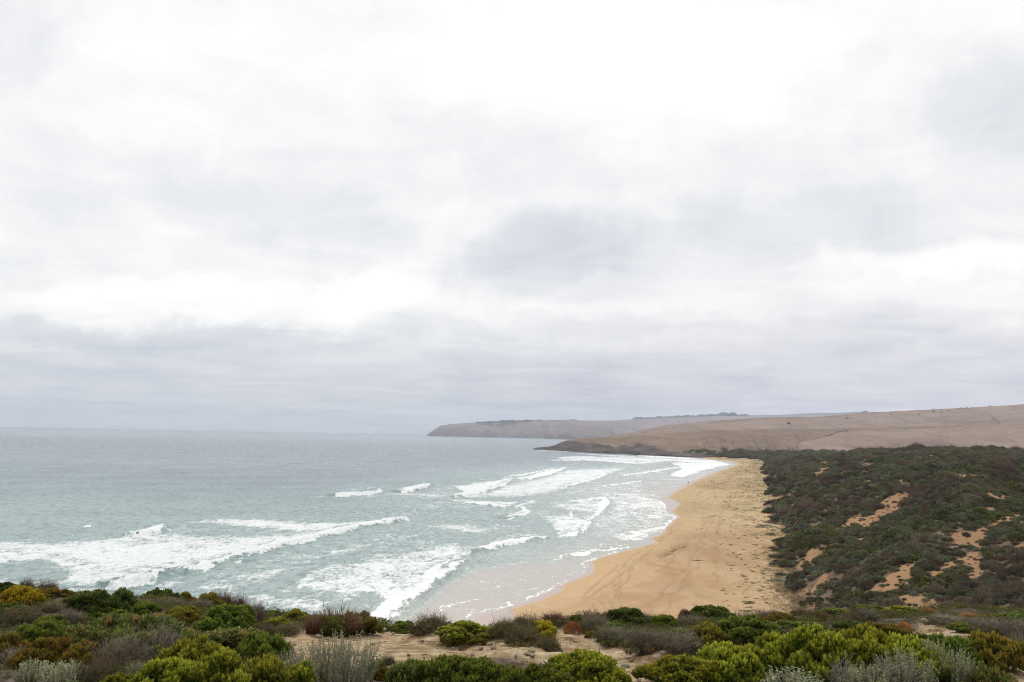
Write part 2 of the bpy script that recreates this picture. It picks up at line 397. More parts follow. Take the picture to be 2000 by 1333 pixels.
# ------------------------------------------------------------------ sea
def build_sea():
    q = np.concatenate([np.linspace(430, 60, 620), np.linspace(59.6, 2.75, 190)])
    Ys = CH*F/q
    us = np.arange(-.86, .46, .00115)
    U_, Y_ = np.meshgrid(us, Ys); X_ = U_*Y_; Z_ = np.zeros_like(X_)
    px, py = proj(X_, Y_, Z_)
    k = np.clip(200/Y_, .08, 1.2)
    wx = (fbm(X_/9, Y_/22, 4, 1)-.5); wy = (fbm(X_/9+5, Y_/22, 4, 2)-.5)
    pxw = px + wx*60*k; pyw = py + wy*16*k
    foam = np.zeros_like(px)
    def area(P, lvl, soft=9, ws=1.0):
        nonlocal foam
        a_ = np.array(P, float); lo = a_.min(0)-30; hi = a_.max(0)+30
        b_ = (px > lo[0]) & (px < hi[0]) & (py > lo[1]) & (py < hi[1])
        if not b_.any(): return
        s_ = poly_sd(px[b_]+wx[b_]*44*k[b_]*ws*1.6, py[b_]+wy[b_]*20*k[b_]*ws, P)
        foam[b_] = np.maximum(foam[b_], (lvl+.13)*sstep(-soft*.8, soft*1.4, s_))
    # sheets of trailing foam (outlines on the water)
    area([(-60,1050),(60,1054),(140,1050),(240,1043),(320,1030),(360,1040),(420,1042),(500,1040),(700,1026),(610,1052),(500,1080),(400,1108),(345,1124),(240,1150),(180,1150),(60,1146),(120,1128),(90,1105),(-60,1110)], .70, 12)
    area([(360,1018),(430,1012),(520,1013),(600,1018),(720,1018),(808,1009),(760,1021),(640,1042),(560,1040),(420,1030)], .80, 7)
    area([(-60,1052),(40,1056),(60,1068),(-60,1075)], .45, 8)
    area([(60,1062),(250,1050),(430,1060),(560,1050),(440,1090),(330,1115),(220,1120),(100,1095)], .86, 14)
    area([(-40,1130),(60,1135),(180,1146),(330,1126),(360,1136),(300,1175),(100,1170),(-40,1165)], .60, 8)
    area([(470,1160),(560,1150),(640,1160),(690,1180),(640,1200),(500,1190)], .62, 10)
    area([(560,1152),(600,1122),(660,1092),(730,1084),(800,1070),(850,1058),(880,1058),(930,1070),(1000,1058),(1068,1048),(930,1078),(912,1098),(880,1120),(850,1140),(790,1190),(750,1225),(690,1225),(745,1178),(720,1163),(640,1163),(590,1155)], .68, 12)
    area([(700,1220),(760,1170),(820,1140),(870,1105),(912,1094),(880,1120),(850,1142),(800,1185),(765,1225)], 1.0, 5)
    area([(850,1062),(930,1072),(1000,1058),(1068,1048),(1000,1066),(932,1079)], .95, 3)
    area([(760,975),(830,966),(880,972),(960,956),(1000,942),(1060,930),(1110,914),(1250,909),(1225,918),(1190,930),(1160,940),(1105,952),(1090,962),(1040,972),(1000,975),(900,977)], .72, 7, .6)
    area([(860,972),(900,960),(880,948),(960,938),(1000,930),(1003,938),(960,956),(900,974)], .93, 5, .6)
    area([(960,934),(1000,934),(1040,926),(1070,918),(1110,911),(1106,917),(1060,930),(1010,937)], .92, 3, .5)
    area([(900,985),(1000,991),(1040,976),(1052,979),(1010,995),(1000,992),(900,986)], .95, 4, .6)
    area([(880,974),(1000,980),(1040,974),(1000,990),(940,987),(880,981)], .88, 4, .5)
    area([(984,1015),(1005,1008),(1018,1006),(1038,1000),(1030,992),(1010,984),(1020,996),(1008,1003)], 1.0, 3, .5)
    area([(1040,985),(1100,978),(1178,972),(1193,985),(1168,1005),(1150,1010),(1120,1005),(1090,1000)], .60, 8, 1.2)
    area([(1050,1008),(1110,1000),(1155,1012),(1142,1036),(1120,1048),(1080,1048),(1075,1030),(1050,1018)], .66, 8, 1.2)
    area([(1160,985),(1180,972),(1193,985),(1172,1004),(1155,1006),(1165,995)], .95, 3, .4)
    area([(1112,1005),(1120,996),(1122,1010),(1116,1012)], .95, 2, .4)
    area([(1080,1045),(1135,1038),(1150,1022),(1156,1016),(1144,1036),(1130,1048),(1090,1050)], .95, 3, .5)
    area([(690,969),(722,961),(740,955),(752,961),(730,968)], 1.0, 1.5, .5)
    area([(770,960),(800,951),(832,944),(847,946),(832,955),(800,961)], 1.0, 1.5, .5)
    area([(648,971),(660,965),(690,965),(684,972),(660,973)], .95, 2, .3)
    area([(600,972),(700,966),(860,952),(990,934),(1000,945),(900,966),(760,974),(640,976)], .34, 6, .8)
    area([(740,962),(800,960),(860,964),(900,970),(860,975),(780,972)], .60, 5, .5)
    area([(590,970),(650,968),(650,972),(600,973)], .55, 2, .3)
    area([(240,1045),(270,1041),(300,1033),(322,1029),(312,1042),(280,1050)], 1.15, 3, .3)
    area([(160,1031),(166,1027),(180,1026),(178,1031)], 1.15, 1.5, .1)
    area([(1070,893),(1120,889),(1250,892),(1390,897),(1430,905),(1400,912),(1320,903),(1220,905),(1100,899)], .74, 3, .4)
    area([(1080,884),(1150,886),(1300,893),(1380,897),(1300,897),(1180,892)], .76, 2, .3)
    area([(1030,877),(1060,878),(1110,881),(1180,884),(1100,884),(1050,881)], .80, 2, .3)
    area([(1300,902),(1400,902),(1445,907),(1400,914),(1360,926),(1330,935),(1300,930),(1330,915)], .76, 3, .5)
    area([(1090,945),(1230,930),(1300,955),(1320,1000),(1290,1040),(1200,1060),(1130,1050),(1150,1010),(1195,985),(1100,975)], .42, 14)
    area([(1170,905),(1260,901),(1320,904),(1250,909)], .70, 3, .4)
    area([(1180,948),(1240,938),(1270,937),(1240,945),(1200,950)], .56, 4, .5)
    area([(1160,962),(1220,954),(1260,958),(1300,975),(1320,995),(1322,1012),(1280,1020),(1200,1015),(1190,985)], .53, 9, .7)
    area([(1180,1045),(1240,1030),(1300,1022),(1310,1026),(1290,1042),(1262,1054),(1278,1060),(1200,1060)], .57, 6, .6)
    area([(1230,1038),(1270,1030),(1268,1042),(1245,1050)], .70, 3, .6)
    area([(560,1060),(700,1040),(860,1030),(960,1010),(1060,1035),(960,1050),(860,1050),(700,1085),(560,1120),(420,1130)], .47, 14)
    area([(820,1025),(880,1018),(960,1022),(990,1040),(920,1044),(850,1036)], .57, 6)
    area([(900,1190),(1000,1150),(1050,1160),(980,1185),(900,1215),(850,1215)], .27, 14)
    area([(350,1140),(480,1110),(560,1100),(600,1110),(520,1150),(400,1170)], .49, 14)
    zone = poly_sd(px, py, [(-100,1045),(300,1015),(640,985),(900,930),(1100,890),(1400,890),(1440,908),(1330,990),(1280,1062),(1150,1100),(1000,1190),(860,1260),(-100,1260)])
    pt_ = fbm(X_/26, Y_/34, 4, 66)
    ap = poly_sd(px+wx*30, py+wy*20, [(760,1225),(820,1185),(880,1135),(930,1105),(1040,1090),(1150,1085),(1220,1070),(1300,1040),(1400,1100),(1100,1300),(700,1300)])
    foam = np.maximum(foam, sstep(-20, 25, zone)*sstep(15, -10, ap)*(.22+.60*(pt_-.25)))
    strk = fbm((X_*.75-Y_*.66)/2.2, (X_*.66+Y_*.75)/16, 4, 67)
    foam = np.maximum(foam, sstep(-6, 22, ap)*(.13+.58*(strk-.25)))
    # thin bright front lines
    fr = [([(205,1152),(250,1146),(285,1139),(330,1127)],8,1.6),
          ([(345,1122),(372,1117),(405,1108),(440,1098),(500,1080),(560,1064),(600,1055),(640,1045),(700,1031),(760,1021),(806,1013)],5.5,1.2),
          ([(748,1226),(790,1185),(815,1165),(838,1148),(860,1130),(884,1116),(912,1097)],6.5,1.1),
          ([(928,1080),(960,1071),(1000,1063),(1040,1056),(1068,1050)],3.6,.8),
          ([(1062,1097),(1100,1091),(1125,1085),(1160,1079),(1200,1073),(1240,1066)],1.7,.3),
          ([(890,1216),(940,1199),(1000,1180),(1056,1164),(1080,1148),(1095,1141),(1120,1130)],.9,.03),
          ([(850,1196),(900,1180),(950,1173)],.8,.03),([(1130,1104),(1150,1096),(1180,1087),(1215,1077)],.9,.03),
          ([(880,974),(920,966),(960,956),(985,948),(1003,938)],2.6,1.0),([(1003,938),(1040,934),(1075,926),(1106,915)],2.2,.8),
          ([(652,970),(690,967),(720,967),(750,961)],2.2,1.5),([(772,961),(805,960),(845,947)],2.2,1.5),
          ([(243,1047),(280,1047),(312,1036),(322,1030)],2.2,1.4),([(985,1014),(1018,1007),(1037,1001)],2,.6),
          ([(1090,960),(1110,949),(1150,940),(1175,930),(1200,922)],1.6,.4),([(1192,984),(1170,1004),(1150,1020),(1140,1036),(1130,1047)],2,.5),
          ([(900,984),(960,987),(1000,991)],1.8,.5),([(1290,977),(1300,990),(1322,1010),(1300,1030),(1285,1044)],1.5,.04),
          ([(1100,985),(1140,978),(1180,973),(1193,984)],1.6,.4), ([(1205,930),(1260,924),(1300,917),(1340,912)],1.1,.2),
          ([(1060,900),(1150,899),(1240,905),(1300,901)],1.2,.4),([(1240,890),(1300,894),(1370,897)],1.2,.3),
          ([(1170,950),(1210,946),(1258,940)],.8,.1),([(980,932),(1030,927),(1090,914)],1,.4)]
    hgt = np.zeros_like(px)
    for i, (L, wd, hh) in enumerate(fr):
        if L[-1][1] > L[0][1]+20: L = L[::-1]
        a_ = np.array(L, float); lo = a_.min(0)-24; hi = a_.max(0)+24
        b_ = (px > lo[0]) & (px < hi[0]) & (py > lo[1]) & (py < hi[1])
        if not b_.any(): continue
        Xb, Yb_, kb = X_[b_], Y_[b_], k[b_]
        j = (fbm(Xb/4, Yb_/8, 4, 100+i)-.5); j2 = fbm(Xb/1.6, Yb_/2.2, 3, 140+i)-.5
        d, sg_, tt = seg_dist(px[b_]+(j*16+j2*10)*kb, py[b_]+(j*12+j2*7)*kb, a_); sg_ = -sg_
        d = d/np.clip(.7+.75*fbm(tt*9+i, tt*0, 2, 170+i), .6, 1.5)
        d = np.where(sg_ < 0, d*.62, d)
        d = d/np.clip(np.sin(np.pi*np.clip(tt, .02, .98))**.6, .2, 1)
        end = sstep(0, .08, tt)*(1-sstep(.93, 1, tt)) if wd < 3 else 1-sstep(.985, 1, tt)*.3
        foam[b_] = np.maximum(foam[b_], 1.15*(1-sstep(wd*.25, wd*1.25, d))*end)
        if wd > 3.4: foam[b_] = np.where((sg_ > 0) & (d > wd*.9), foam[b_]*(1-.75*np.exp(-np.maximum(d-wd*.9, 0)/14)*end), foam[b_])
        trail = np.where(sg_ < 0, np.exp(-d/(wd*5.5)), 0)*end*(.72+.6*j2)
        foam[b_] = np.maximum(foam[b_], trail*.95)
        W = poly_w(L); dw, sw, tw = seg_dist(Xb+j*3, Yb_+j*3, W)
        # steep face towards the shore (right of travel direction), long back
        back = np.where(sw > 0, dw/2.0, dw/7.0)
        hgt[b_] += hh*np.exp(-back**2)*(.75+.5*vnoise(tw*30, tw*0, i))*(sstep(0,.04,tw)*(1-sstep(.96,1,tw)))
    # swell
    shore_d, sg, _ = seg_dist(X_, Y_, SHORE); sd_ = shore_d
    swell = .35*np.sin((Y_*.95-X_*.30)/11.0 + 5*fbm(X_/140, Y_/90, 3, 55)) * (.3+fbm(X_/60, Y_/40, 2, 56))
    Zw = hgt + swell*sstep(10, 160, sd_)*sstep(2500, 500, Y_) + (fbm(X_/5, Y_/5, 3, 57)-.5)*.5*sstep(1500, 300, Y_)*sstep(5, 120, sd_) + (fbm(X_/14, Y_/40, 3, 58)-.5)*1.6*sstep(400, 1500, Y_)*sstep(6000, 2500, Y_) + foam*.45*(fbm(X_*.9, Y_*.7, 3, 9)-.2)*sstep(900, 200, Y_)
    Zw = Zw*sstep(0, 8, sd_)
    # colour of the water itself: sand stirred up and seen through the shallows
    sh1 = np.exp(-sd_/np.clip(Y_*.10, 22, 75))*np.where(sg < 0, 1, 1)
    # wide sandy apron at the near end
    ap = poly_sd(px, py, [(760,1225),(820,1180),(880,1130),(930,1105),(1040,1090),(1150,1085),(1220,1070),(1300,1040),(1400,1100),(1100,1300),(700,1300)])
    sh1 = np.maximum(sh1*.85, sstep(-14, 26, ap))
    mid = sstep(330, 90, sd_) * sstep(1700, 900, Y_)
    mid = np.maximum(mid, sstep(905, 1040, py+(px-1000)*-.02+wy*30))
    teal = sstep(930, 1010, py)
    V = np.stack([X_, Y_, Zw], -1).reshape(-1, 3)
    A = dict(foam=foam, sandy=np.clip(sh1, 0, 1), mid=np.clip(mid, 0, 1))
    keep = (sg*sd_)[:-1, :-1] < 12
    v, fq, a = compact(V, grid_faces(*X_.shape, mask=keep), A)
    t = NT("sea_water"); p = t.pos()
    fo = t.attr('foam')
    nf = t.noise(t.mapping(p, (.62,.34,.3)), 1, 8, .62, 1.1); nf2 = t.noise(t.mapping(p, (.10,.06,.08)), 1, 5, .6, 1.0)
    nn = t.math('ADD', t.math('MULTIPLY', t.math('SUBTRACT', nf, .5), 1.8), t.math('ADD', t.math('MULTIPLY', t.math('SUBTRACT', nf2, .5), 1.1), t.math('MULTIPLY', t.math('SUBTRACT', t.noise(t.mapping(p, (.12,.5,.1), (0,0,.12)), 1, 6, .6, .6), .5), .7)))
    mk = t.remap(t.math('ADD', fo, t.math('MULTIPLY', nn, t.remap(fo, .95, 1.15, 1, .5))), .47, .95, 0, 1, smooth=True)
    n1 = t.noise(t.mapping(p, (.02,.012,.02)), 1, 8, .62, .3)
    deep = t.mix(t.remap(n1, .35, .65), (.065,.120,.170,1), (.120,.190,.245,1))
    tl = t.mix(t.remap(n1, .35, .65), (.215,.32,.318,1), (.30,.40,.388,1))
    sy = t.n('ShaderNodeSeparateXYZ'); t.l(p, sy.inputs[0])
    deep = t.mix(t.remap(sy.outputs[1], 6500, 12000, smooth=True), deep, (.030,.065,.110,1))
    c = t.mix(t.attr('mid'), deep, tl)
    ff = t.remap(sy.outputs[1], 450, 1100, smooth=True); fff = t.remap(sy.outputs[1], 1500, 4500, smooth=True)
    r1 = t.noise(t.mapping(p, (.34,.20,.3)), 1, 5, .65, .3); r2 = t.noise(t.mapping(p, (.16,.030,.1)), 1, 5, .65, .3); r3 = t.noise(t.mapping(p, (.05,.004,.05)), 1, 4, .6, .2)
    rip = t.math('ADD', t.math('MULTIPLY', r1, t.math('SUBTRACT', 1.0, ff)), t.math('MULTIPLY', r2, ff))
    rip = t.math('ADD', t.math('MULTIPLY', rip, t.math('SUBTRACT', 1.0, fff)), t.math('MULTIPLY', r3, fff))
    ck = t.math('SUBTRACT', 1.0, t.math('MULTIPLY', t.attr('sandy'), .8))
    dk = t.math('MULTIPLY', t.remap(rip, .485, .60, smooth=True), t.math('MULTIPLY', ck, .6))  # wave shading painted into the base colour, from the same ripples as the bump
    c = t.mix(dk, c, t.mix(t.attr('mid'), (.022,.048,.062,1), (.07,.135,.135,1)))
    c = t.mix(t.attr('sandy'), c, t.mix(n1, (.325,.292,.255,1), (.42,.375,.335,1)))
    c = t.mix(t.math('MULTIPLY', mk, .95), c, (.80,.82,.83,1))
    b1 = t.noise(t.mapping(p, (.16,.26,.2)), 1, 12, .72, .2)
    b2 = t.noise(t.mapping(p, (.9,1.4,1)), 1, 4, .6)
    calm = t.math('SUBTRACT', 1.0, t.math('MULTIPLY', t.attr('sandy'), .85))
    bn = t.n('ShaderNodeBump'); bn.inputs['Distance'].default_value = 1.0
    t.put(bn.inputs['Height'], t.math('ADD', t.math('ADD', t.math('MULTIPLY', b1, 2.2), t.math('MULTIPLY', rip, t.remap(sy.outputs[1], 200, 2500, -3.5, -24.0))), t.math('MULTIPLY', b2, .25))); t.put(bn.inputs['Strength'], t.math('MULTIPLY', calm, .75))
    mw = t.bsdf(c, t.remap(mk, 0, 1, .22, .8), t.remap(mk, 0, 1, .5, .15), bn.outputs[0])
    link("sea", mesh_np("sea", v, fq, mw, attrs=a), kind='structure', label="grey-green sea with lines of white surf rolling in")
build_sea()

# ------------------------------------------------------------------ hills and headlands
def hill_mat(name, c1, c2, rock1, rock2, k=1.0):
    t = NT(name); p = t.pos()
    n = t.noise(t.mapping(p, (.004*k,.002*k,.02*k)), 1, 7, .62, .6); n2 = t.noise(t.mapping(p, (.02*k,.012*k,.08*k)), 1, 6, .7, .5)
    c = t.mix(t.remap(n, .35, .65), c1, c2)
    c = t.mix(t.remap(n2, .35, .75), c, t.mix(1.0, c, (.68,.66,.66,1), 'MULTIPLY'))
    rk = t.mix(t.remap(n2, .3, .7), rock1, rock2)
    e = t.math('ADD', t.attr('rock'), t.math('MULTIPLY', t.math('SUBTRACT', n2, .5), .9))
    c = t.mix(t.remap(e, .35, .65), c, rk)
    return t.bsdf(c, .95, .08, t.bump(t.math('ADD', n2, t.math('MULTIPLY', n, 3.0)), .9, 14/k))
def hill(name, label, skyl, base, mat, yb=None, dc=900, a=1.0, b=1.4, rocklim=.0, gully=0, na=6, ncol=420, nrow=90, seed=0, back=1.6, kinds='structure'):
    sk = np.array(skyl, float); su, st = uv(sk[:,0], sk[:,1]); su, st = np.array(su), np.array(st)
    bs = np.array(base, float); bu, bt = uv(bs[:,0], bs[:,1])
    us = np.linspace(su[0], su[-1], ncol)
    ts = np.interp(us, su, st); tb = np.interp(us, bu, bt)
    Yb = -CH/tb if yb is None else np.full(ncol, float(yb))
    if yb is not None: tb = (0-CH)/Yb
    Yc = Yb+np.interp(us, np.linspace(su[0], su[-1], len(dc)) if hasattr(dc, '__len__') else [us[0], us[-1]], dc if hasattr(dc, '__len__') else [dc, dc])
    s_ = np.linspace(0, 1, nrow)[:, None]
    T = tb+(ts-tb)*s_**a; Y = Yb+(Yc-Yb)*s_**b
    X = us*Y
    hh = np.maximum(ts-tb, 0)*Yc
    g = np.abs(2*fbm(us[None, :]*gully+s_*.8, s_*1.2+3, 4, seed)-1) if gully else np.zeros_like(T)
    Z = CH+T*Y
    env = np.sin(np.pi*np.clip(s_, 0, 1)**.7)
    Z = Z - env*(.5-g)*hh*.34*(gully > 0) + env*(fbm(X/90, Y/90, 4, seed+5)-.5)*na
    fine = np.clip(sstep(1, .85, s_), 0, 1)
    Z = Z + (fbm(X/25, Y/25, 3, seed+8)-.5)*np.minimum(hh*.04, 3)
    Z[0] = -1.5
    # far side
    sb = np.linspace(0, 1, 14)[1:, None]
    Yk = Yc*(1+(back-1)*sb); Zk = (Z[-1])*(1-sb**1.6)-2*sb
    X = np.vstack([X, us*Yk]); Y = np.vstack([Y, Yk]); Z = np.vstack([Z, Zk])
    rel = np.vstack([np.broadcast_to(s_, T.shape), np.ones_like(Yk)])
    rl = np.interp(us, np.linspace(us[0], us[-1], len(rocklim)), rocklim) if hasattr(rocklim, '__len__') else np.full(ncol, rocklim)
    dg = fbm(us[None, :]*(gully or 1)*3.0+rel*5.0, rel*2.5+us[None, :]*9, 4, seed+4)
    rock = sstep(.16, -.12, rel-rl-(fbm(X/60, Y/200, 3, seed+2)-.5)*.25-(dg-.5)*.22)*(rl > .001)
    V = np.stack([X, Y, Z], -1).reshape(-1, 3)
    me = mesh_np(name, V, grid_faces(*X.shape), mat, attrs=dict(rock=rock))
    o = link(name, me, kind=kinds, label=label)
    return o, dict(us=us, ts=ts, Yc=Yc, X=X, Y=Y, Z=Z)
m_near = hill_mat("headland_turf", (.185,.133,.10,1), (.24,.178,.135,1), (.035,.034,.038,1), (.15,.125,.11,1))
m_main = hill_mat("hill_turf", (.220,.158,.128,1), (.295,.222,.182,1), (.16,.13,.10,1), (.2,.16,.13,1), .7)
m_far = hill_mat("far_turf", (.185,.145,.135,1), (.245,.195,.18,1), (.09,.08,.075,1), (.14,.12,.11,1), .35)
m_farther = hill_mat("farther_turf", (.10,.10,.095,1), (.18,.16,.14,1), (.1,.1,.1,1), (.1,.1,.1,1), .35)
hill("headland", "low brown headland with dark rock foot running out into the sea",
     [(1040,878.5),(1052,875.5),(1070,873),(1084,870),(1094,864.5),(1108,860),(1130,858),(1180,855),(1215,852),(1250,849),(1300,845),(1350,843),(1420,840),(1500,838),(1560,838),(1620,838),(1660,836),(1750,834),(1900,830)],
     [(1040,879),(1060,879.5),(1100,882),(1150,884.5),(1200,886.5),(1250,889),(1300,891.5),(1340,893.5),(1366,895),(1400,895),(1500,893),(1900,892)],
     m_near, dc=[40,260,500,800,900,900,900], a=.8, b=1.6, rocklim=[1.2,.62,.50,.0,.0,.0,.0,.0][:1]+[.7,.45,.40,.28,.0,.0,.0,.0,.0], gully=34, na=9, seed=3, back=1.25, ncol=640)
_, LH = hill("lower_hill", "smooth pale brown slope in front of the long hillside, beyond the gully",
     [(1430,893),(1480,882.5),(1520,873.5),(1580,860.5),(1620,851),(1650,842),(1690,841),(1800,838),(2000,829),(2150,824),(2400,818)],
     [(1430,894),(2400,894)], m_main, yb=1750, dc=[150,500,650,700,700], a=1.0, b=1.2, rocklim=0, gully=14, na=8, seed=44, back=1.3, ncol=560)
_, HM = hill("hill", "long bare brown hillside rising to the right behind the dunes",
     [(1150,862),(1180,853),(1230,846),(1262,839),(1300,831),(1350,826),(1400,822),(1480,816.5),(1600,814),(1700,806),(1820,800),(1900,796),(2000,790),(2150,783),(2400,775)],
     [(1150,863),(2400,863)], m_main, yb=2350, dc=[900,1300,1500,1700,1700], a=1.0, b=1.25, rocklim=0, gully=16, na=14, seed=21, back=1.5, ncol=700, nrow=120)
hill("far_headland", "hazy flat-topped headland with steep gullied sea cliffs in the distance",
     [(832,851.5),(840,845),(850,838),(862,831.5),(880,829),(905,827),(940,825),(1000,823),(1120,821.5),(1200,822),(1260,818.5),(1300,816.5),(1400,813),(1500,814),(1560,818)],
     [(832,852),(900,853.5),(980,855),(1060,857),(1110,858.8),(1200,860),(1560,866)], m_far, dc=[150,1400,1800,2000,2000,2000], a=.85, b=1.5, rocklim=[.9,.35,.25,.22,.2,.0,.0], gully=60, na=30, seed=9, back=1.3, ncol=600)
hill("far_hills", "faint blue-grey hills on the skyline beyond the brown slope",
     [(1180,823),(1240,819),(1300,815.5),(1350,813.5),(1396,811.5),(1408,810.5),(1432,810.5),(1450,811.5),(1520,811),(1580,807.5),(1640,806.5),(1690,804.5),(1720,805.5),(1760,804),(1850,806),(1950,812)],
     [(1180,856),(1950,856)], m_farther, yb=11500, dc=3000, a=1, b=1.2, rocklim=0, gully=30, na=40, seed=15, back=1.2, ncol=400)

# ------------------------------------------------------------------ air
me = bpy.data.meshes.new("haze")
B = 23500
hv = [(-B,-400,-4.5),(B,-400,-4.5),(B,B,-4.5),(-B,B,-4.5),(-B,-400,420),(B,-400,420),(B,B,420),(-B,B,420)]
me.from_pydata(hv, [], [(0,3,2,1),(4,5,6,7),(0,1,5,4),(1,2,6,5),(2,3,7,6),(3,0,4,7)])
hm = bpy.data.materials.new("haze_air"); hm.use_nodes = True; ht = hm.node_tree; ht.nodes.clear()
pv = ht.nodes.new('ShaderNodeVolumePrincipled'); pv.inputs['Color'].default_value = (.78,.86,1.0,1); pv.inputs['Density'].default_value = 5e-5
pv.inputs['Anisotropy'].default_value = .3
ho = ht.nodes.new('ShaderNodeOutputMaterial'); ht.links.new(pv.outputs[0], ho.inputs['Volume'])
me.materials.append(hm)
link("haze", me, kind='stuff', label="thin blue-grey sea haze over the bay")

#FGSTART
# ------------------------------------------------------------------ cliff top in the foreground
_eu, _et = uv([-400,0,100,200,300,450,600,780,1000,1200,1400,1600,1800,2000,2400], [1150,1157,1166,1176,1170,1191,1215,1231,1226,1216,1211,1206,1204,1203,1200])
_o = np.argsort(_eu); _eu, _et = np.array(_eu)[_o], np.array(_et)[_o]
def fg_edge(u): return 17.5+2.5*(fbm(u*6+3, u*0+1, 2, 201)-.5)*2
BAREP = [[(515,1262),(530,1240),(600,1232),(720,1240),(760,1228),(900,1225),(1000,1240),(1070,1248),(1090,1232),(1175,1238),(1180,1262),(1240,1275),(1330,1285),(1290,1400),(1200,1400),(1160,1290),(1030,1285),(900,1290),(760,1295),(700,1300),(560,1300)],
         [(1780,1222),(1850,1226),(1900,1240),(1860,1243),(1790,1238)],[(1960,1310),(2100,1300),(2100,1400),(1960,1400)]]
def fg_h(X, Y):
    u = X/np.maximum(Y, 4.0); u = np.clip(u, -.9, .9)
    te = -np.interp(u, _eu, _et); Ye = fg_edge(u)
    s_ = np.clip((Y-4.5)/(Ye-4.5), 0, 1)
    z = -1.5+(-te*Ye+1.5)*s_
    z = z - .55*np.maximum(Y-Ye, 0) - .45*np.maximum(Y-Ye-3, 0)
    n = fbm(X/2.2, Y/1.3, 5, 210); st = n*11; fr_ = st-np.floor(st)
    z = z + (np.floor(st)+sstep(.55, .95, fr_))*.042-.2 + (fbm(X/.35, Y/.35, 3, 215)-.5)*.07
    z = z + (fbm(X/3, Y/3, 2, 220)-.5)*.18*sstep(3, 8, Y)
    return CH+z
def place(px, py):
    u, t = uv(px, py); Ye = float(fg_edge(np.array(u)))-.25
    Y = np.linspace(3.4, Ye, 500); h = fg_h(u*Y, Y); r = CH+t*Y
    k = np.nonzero(h >= r)[0]
    Yp = Y[k[0]] if len(k) else Ye
    return float(u*Yp), float(Yp), float(fg_h(np.array(u*Yp), np.array(Yp)))
def build_fg():
    Ys = np.concatenate([np.linspace(-8, 3, 40), np.arange(3.05, 22, .055), np.linspace(22.1, 75, 120)])
    Xs = np.concatenate([np.linspace(-70, -15, 120), np.arange(-14.9, 15, .06), np.linspace(15.1, 70, 120)])
    X_, Y_ = np.meshgrid(Xs, Ys); Z_ = fg_h(X_, Y_)
    px, py = proj(X_, Y_, Z_)
    s_ = np.full(px.shape, -1e3)
    b_ = (Y_ > 3) & (Y_ < 24) & (px > 400) & (px < 2200)
    pxn = px[b_]+(fbm(X_[b_]*2, Y_[b_]*2, 3, 1)-.5)*50; pyn = py[b_]+(fbm(X_[b_]*2, Y_[b_]*2, 3, 2)-.5)*26
    for P in BAREP: s_[b_] = np.maximum(s_[b_], poly_sd(pxn, pyn, P))
    bare = sstep(-8, 4, s_)
    t = NT("limestone_ground"); p = t.pos()
    n1 = t.noise(t.mapping(p, (.9,1.6,6)), 1, 7, .62, 1.0); n2 = t.noise(p, 9, 6, .7); n3 = t.noise(t.mapping(p, (1.2,5,14)), 1, 5, .65, 1.6)
    c = t.mix(t.remap(n1, .38, .62), (.29,.190,.095,1), (.49,.40,.255,1))
    c = t.mix(t.remap(n3, .50, .68), c, (.56,.49,.36,1)); c = t.mix(t.remap(n3, .45, .33), c, (.13,.085,.055,1))
    c = t.mix(t.remap(n2, .35, .7), t.mix(.9, c, (.62,.55,.50,1), 'MULTIPLY'), c)
    soil = t.mix(t.remap(n2, .35, .65), (.05,.035,.028,1), (.15,.115,.09,1))
    c = t.mix(t.attr('bare'), soil, c)
    mt = t.bsdf(c, .95, .1, t.bump(t.math('ADD', n2, t.math('MULTIPLY', n3, 1.5)), .8, .05))
    V = np.stack([X_, Y_, Z_], -1).reshape(-1, 3)
    link("cliff_top", mesh_np("cliff_top", V, grid_faces(*X_.shape), mt, attrs=dict(bare=bare)), kind='structure', label="stony cliff top with bare pale limestone between the shrubs")
build_fg()
def bare_at(px, py):
    b = False
    for P in BAREP: b = b or inside(np.array([px]), np.array([py]), P)[0]
    return b

# ------------------------------------------------------------------ plant meshes (unit size: one metre wide)
def frames(n):
    n = n/np.linalg.norm(n, axis=1, keepdims=True)
    a = np.where(np.abs(n[:, 2:3]) < .9, np.array([[0,0,1.]]), np.array([[1.,0,0]]))
    t = np.cross(n, a); t /= np.linalg.norm(t, axis=1, keepdims=True)
    return n, t, np.cross(n, t)
def leaves(base, dirn, L, W, rng, bend=.15, wide=.6):
    """one folded-diamond leaf per base point"""
    n, t, b = frames(dirn); ph = rng.uniform(0, 2*np.pi, len(n))[:, None]
    s = t*np.cos(ph)+b*np.sin(ph); q = np.cross(n, s)
    L = np.broadcast_to(L, (len(n),))[:, None]; W = np.broadcast_to(W, (len(n),))[:, None]
    mid = base+n*L*wide+q*L*bend
    V = np.stack([base, mid+s*W, base+n*L, mid-s*W], 1).reshape(-1, 3)
    Fq = np.arange(len(n)*4).reshape(-1, 4)
    return V, Fq
def dome_points(rng, N, lumps, inner=.0):
    """points on the outside of a heap of rounded lumps; returns points and outward normals"""
    P = []; Nn = []
    L = np.array(lumps); wts = L[:, 3]**2; wts /= wts.sum()
    while sum(len(p) for p in P) < N:
        k = rng.choice(len(L), N, p=wts)
        d = rng.normal(size=(N, 3)); d /= np.linalg.norm(d, axis=1, keepdims=True); d[:, 2] = np.abs(d[:, 2])*1.0-.15*(rng.random(N) < .5)
        r = L[k, 3:4]; p = L[k, :3]+d*r*np.array([1, 1, 1])
        ok = p[:, 2] > 0.01
        for j in range(len(L)):
            dd = np.linalg.norm(p-L[j, :3], axis=1)
            ok &= (dd > L[j, 3]*.93) | (k == j)
        P.append(p[ok]); Nn.append(d[ok])
    return np.concatenate(P)[:N], np.concatenate(Nn)[:N]
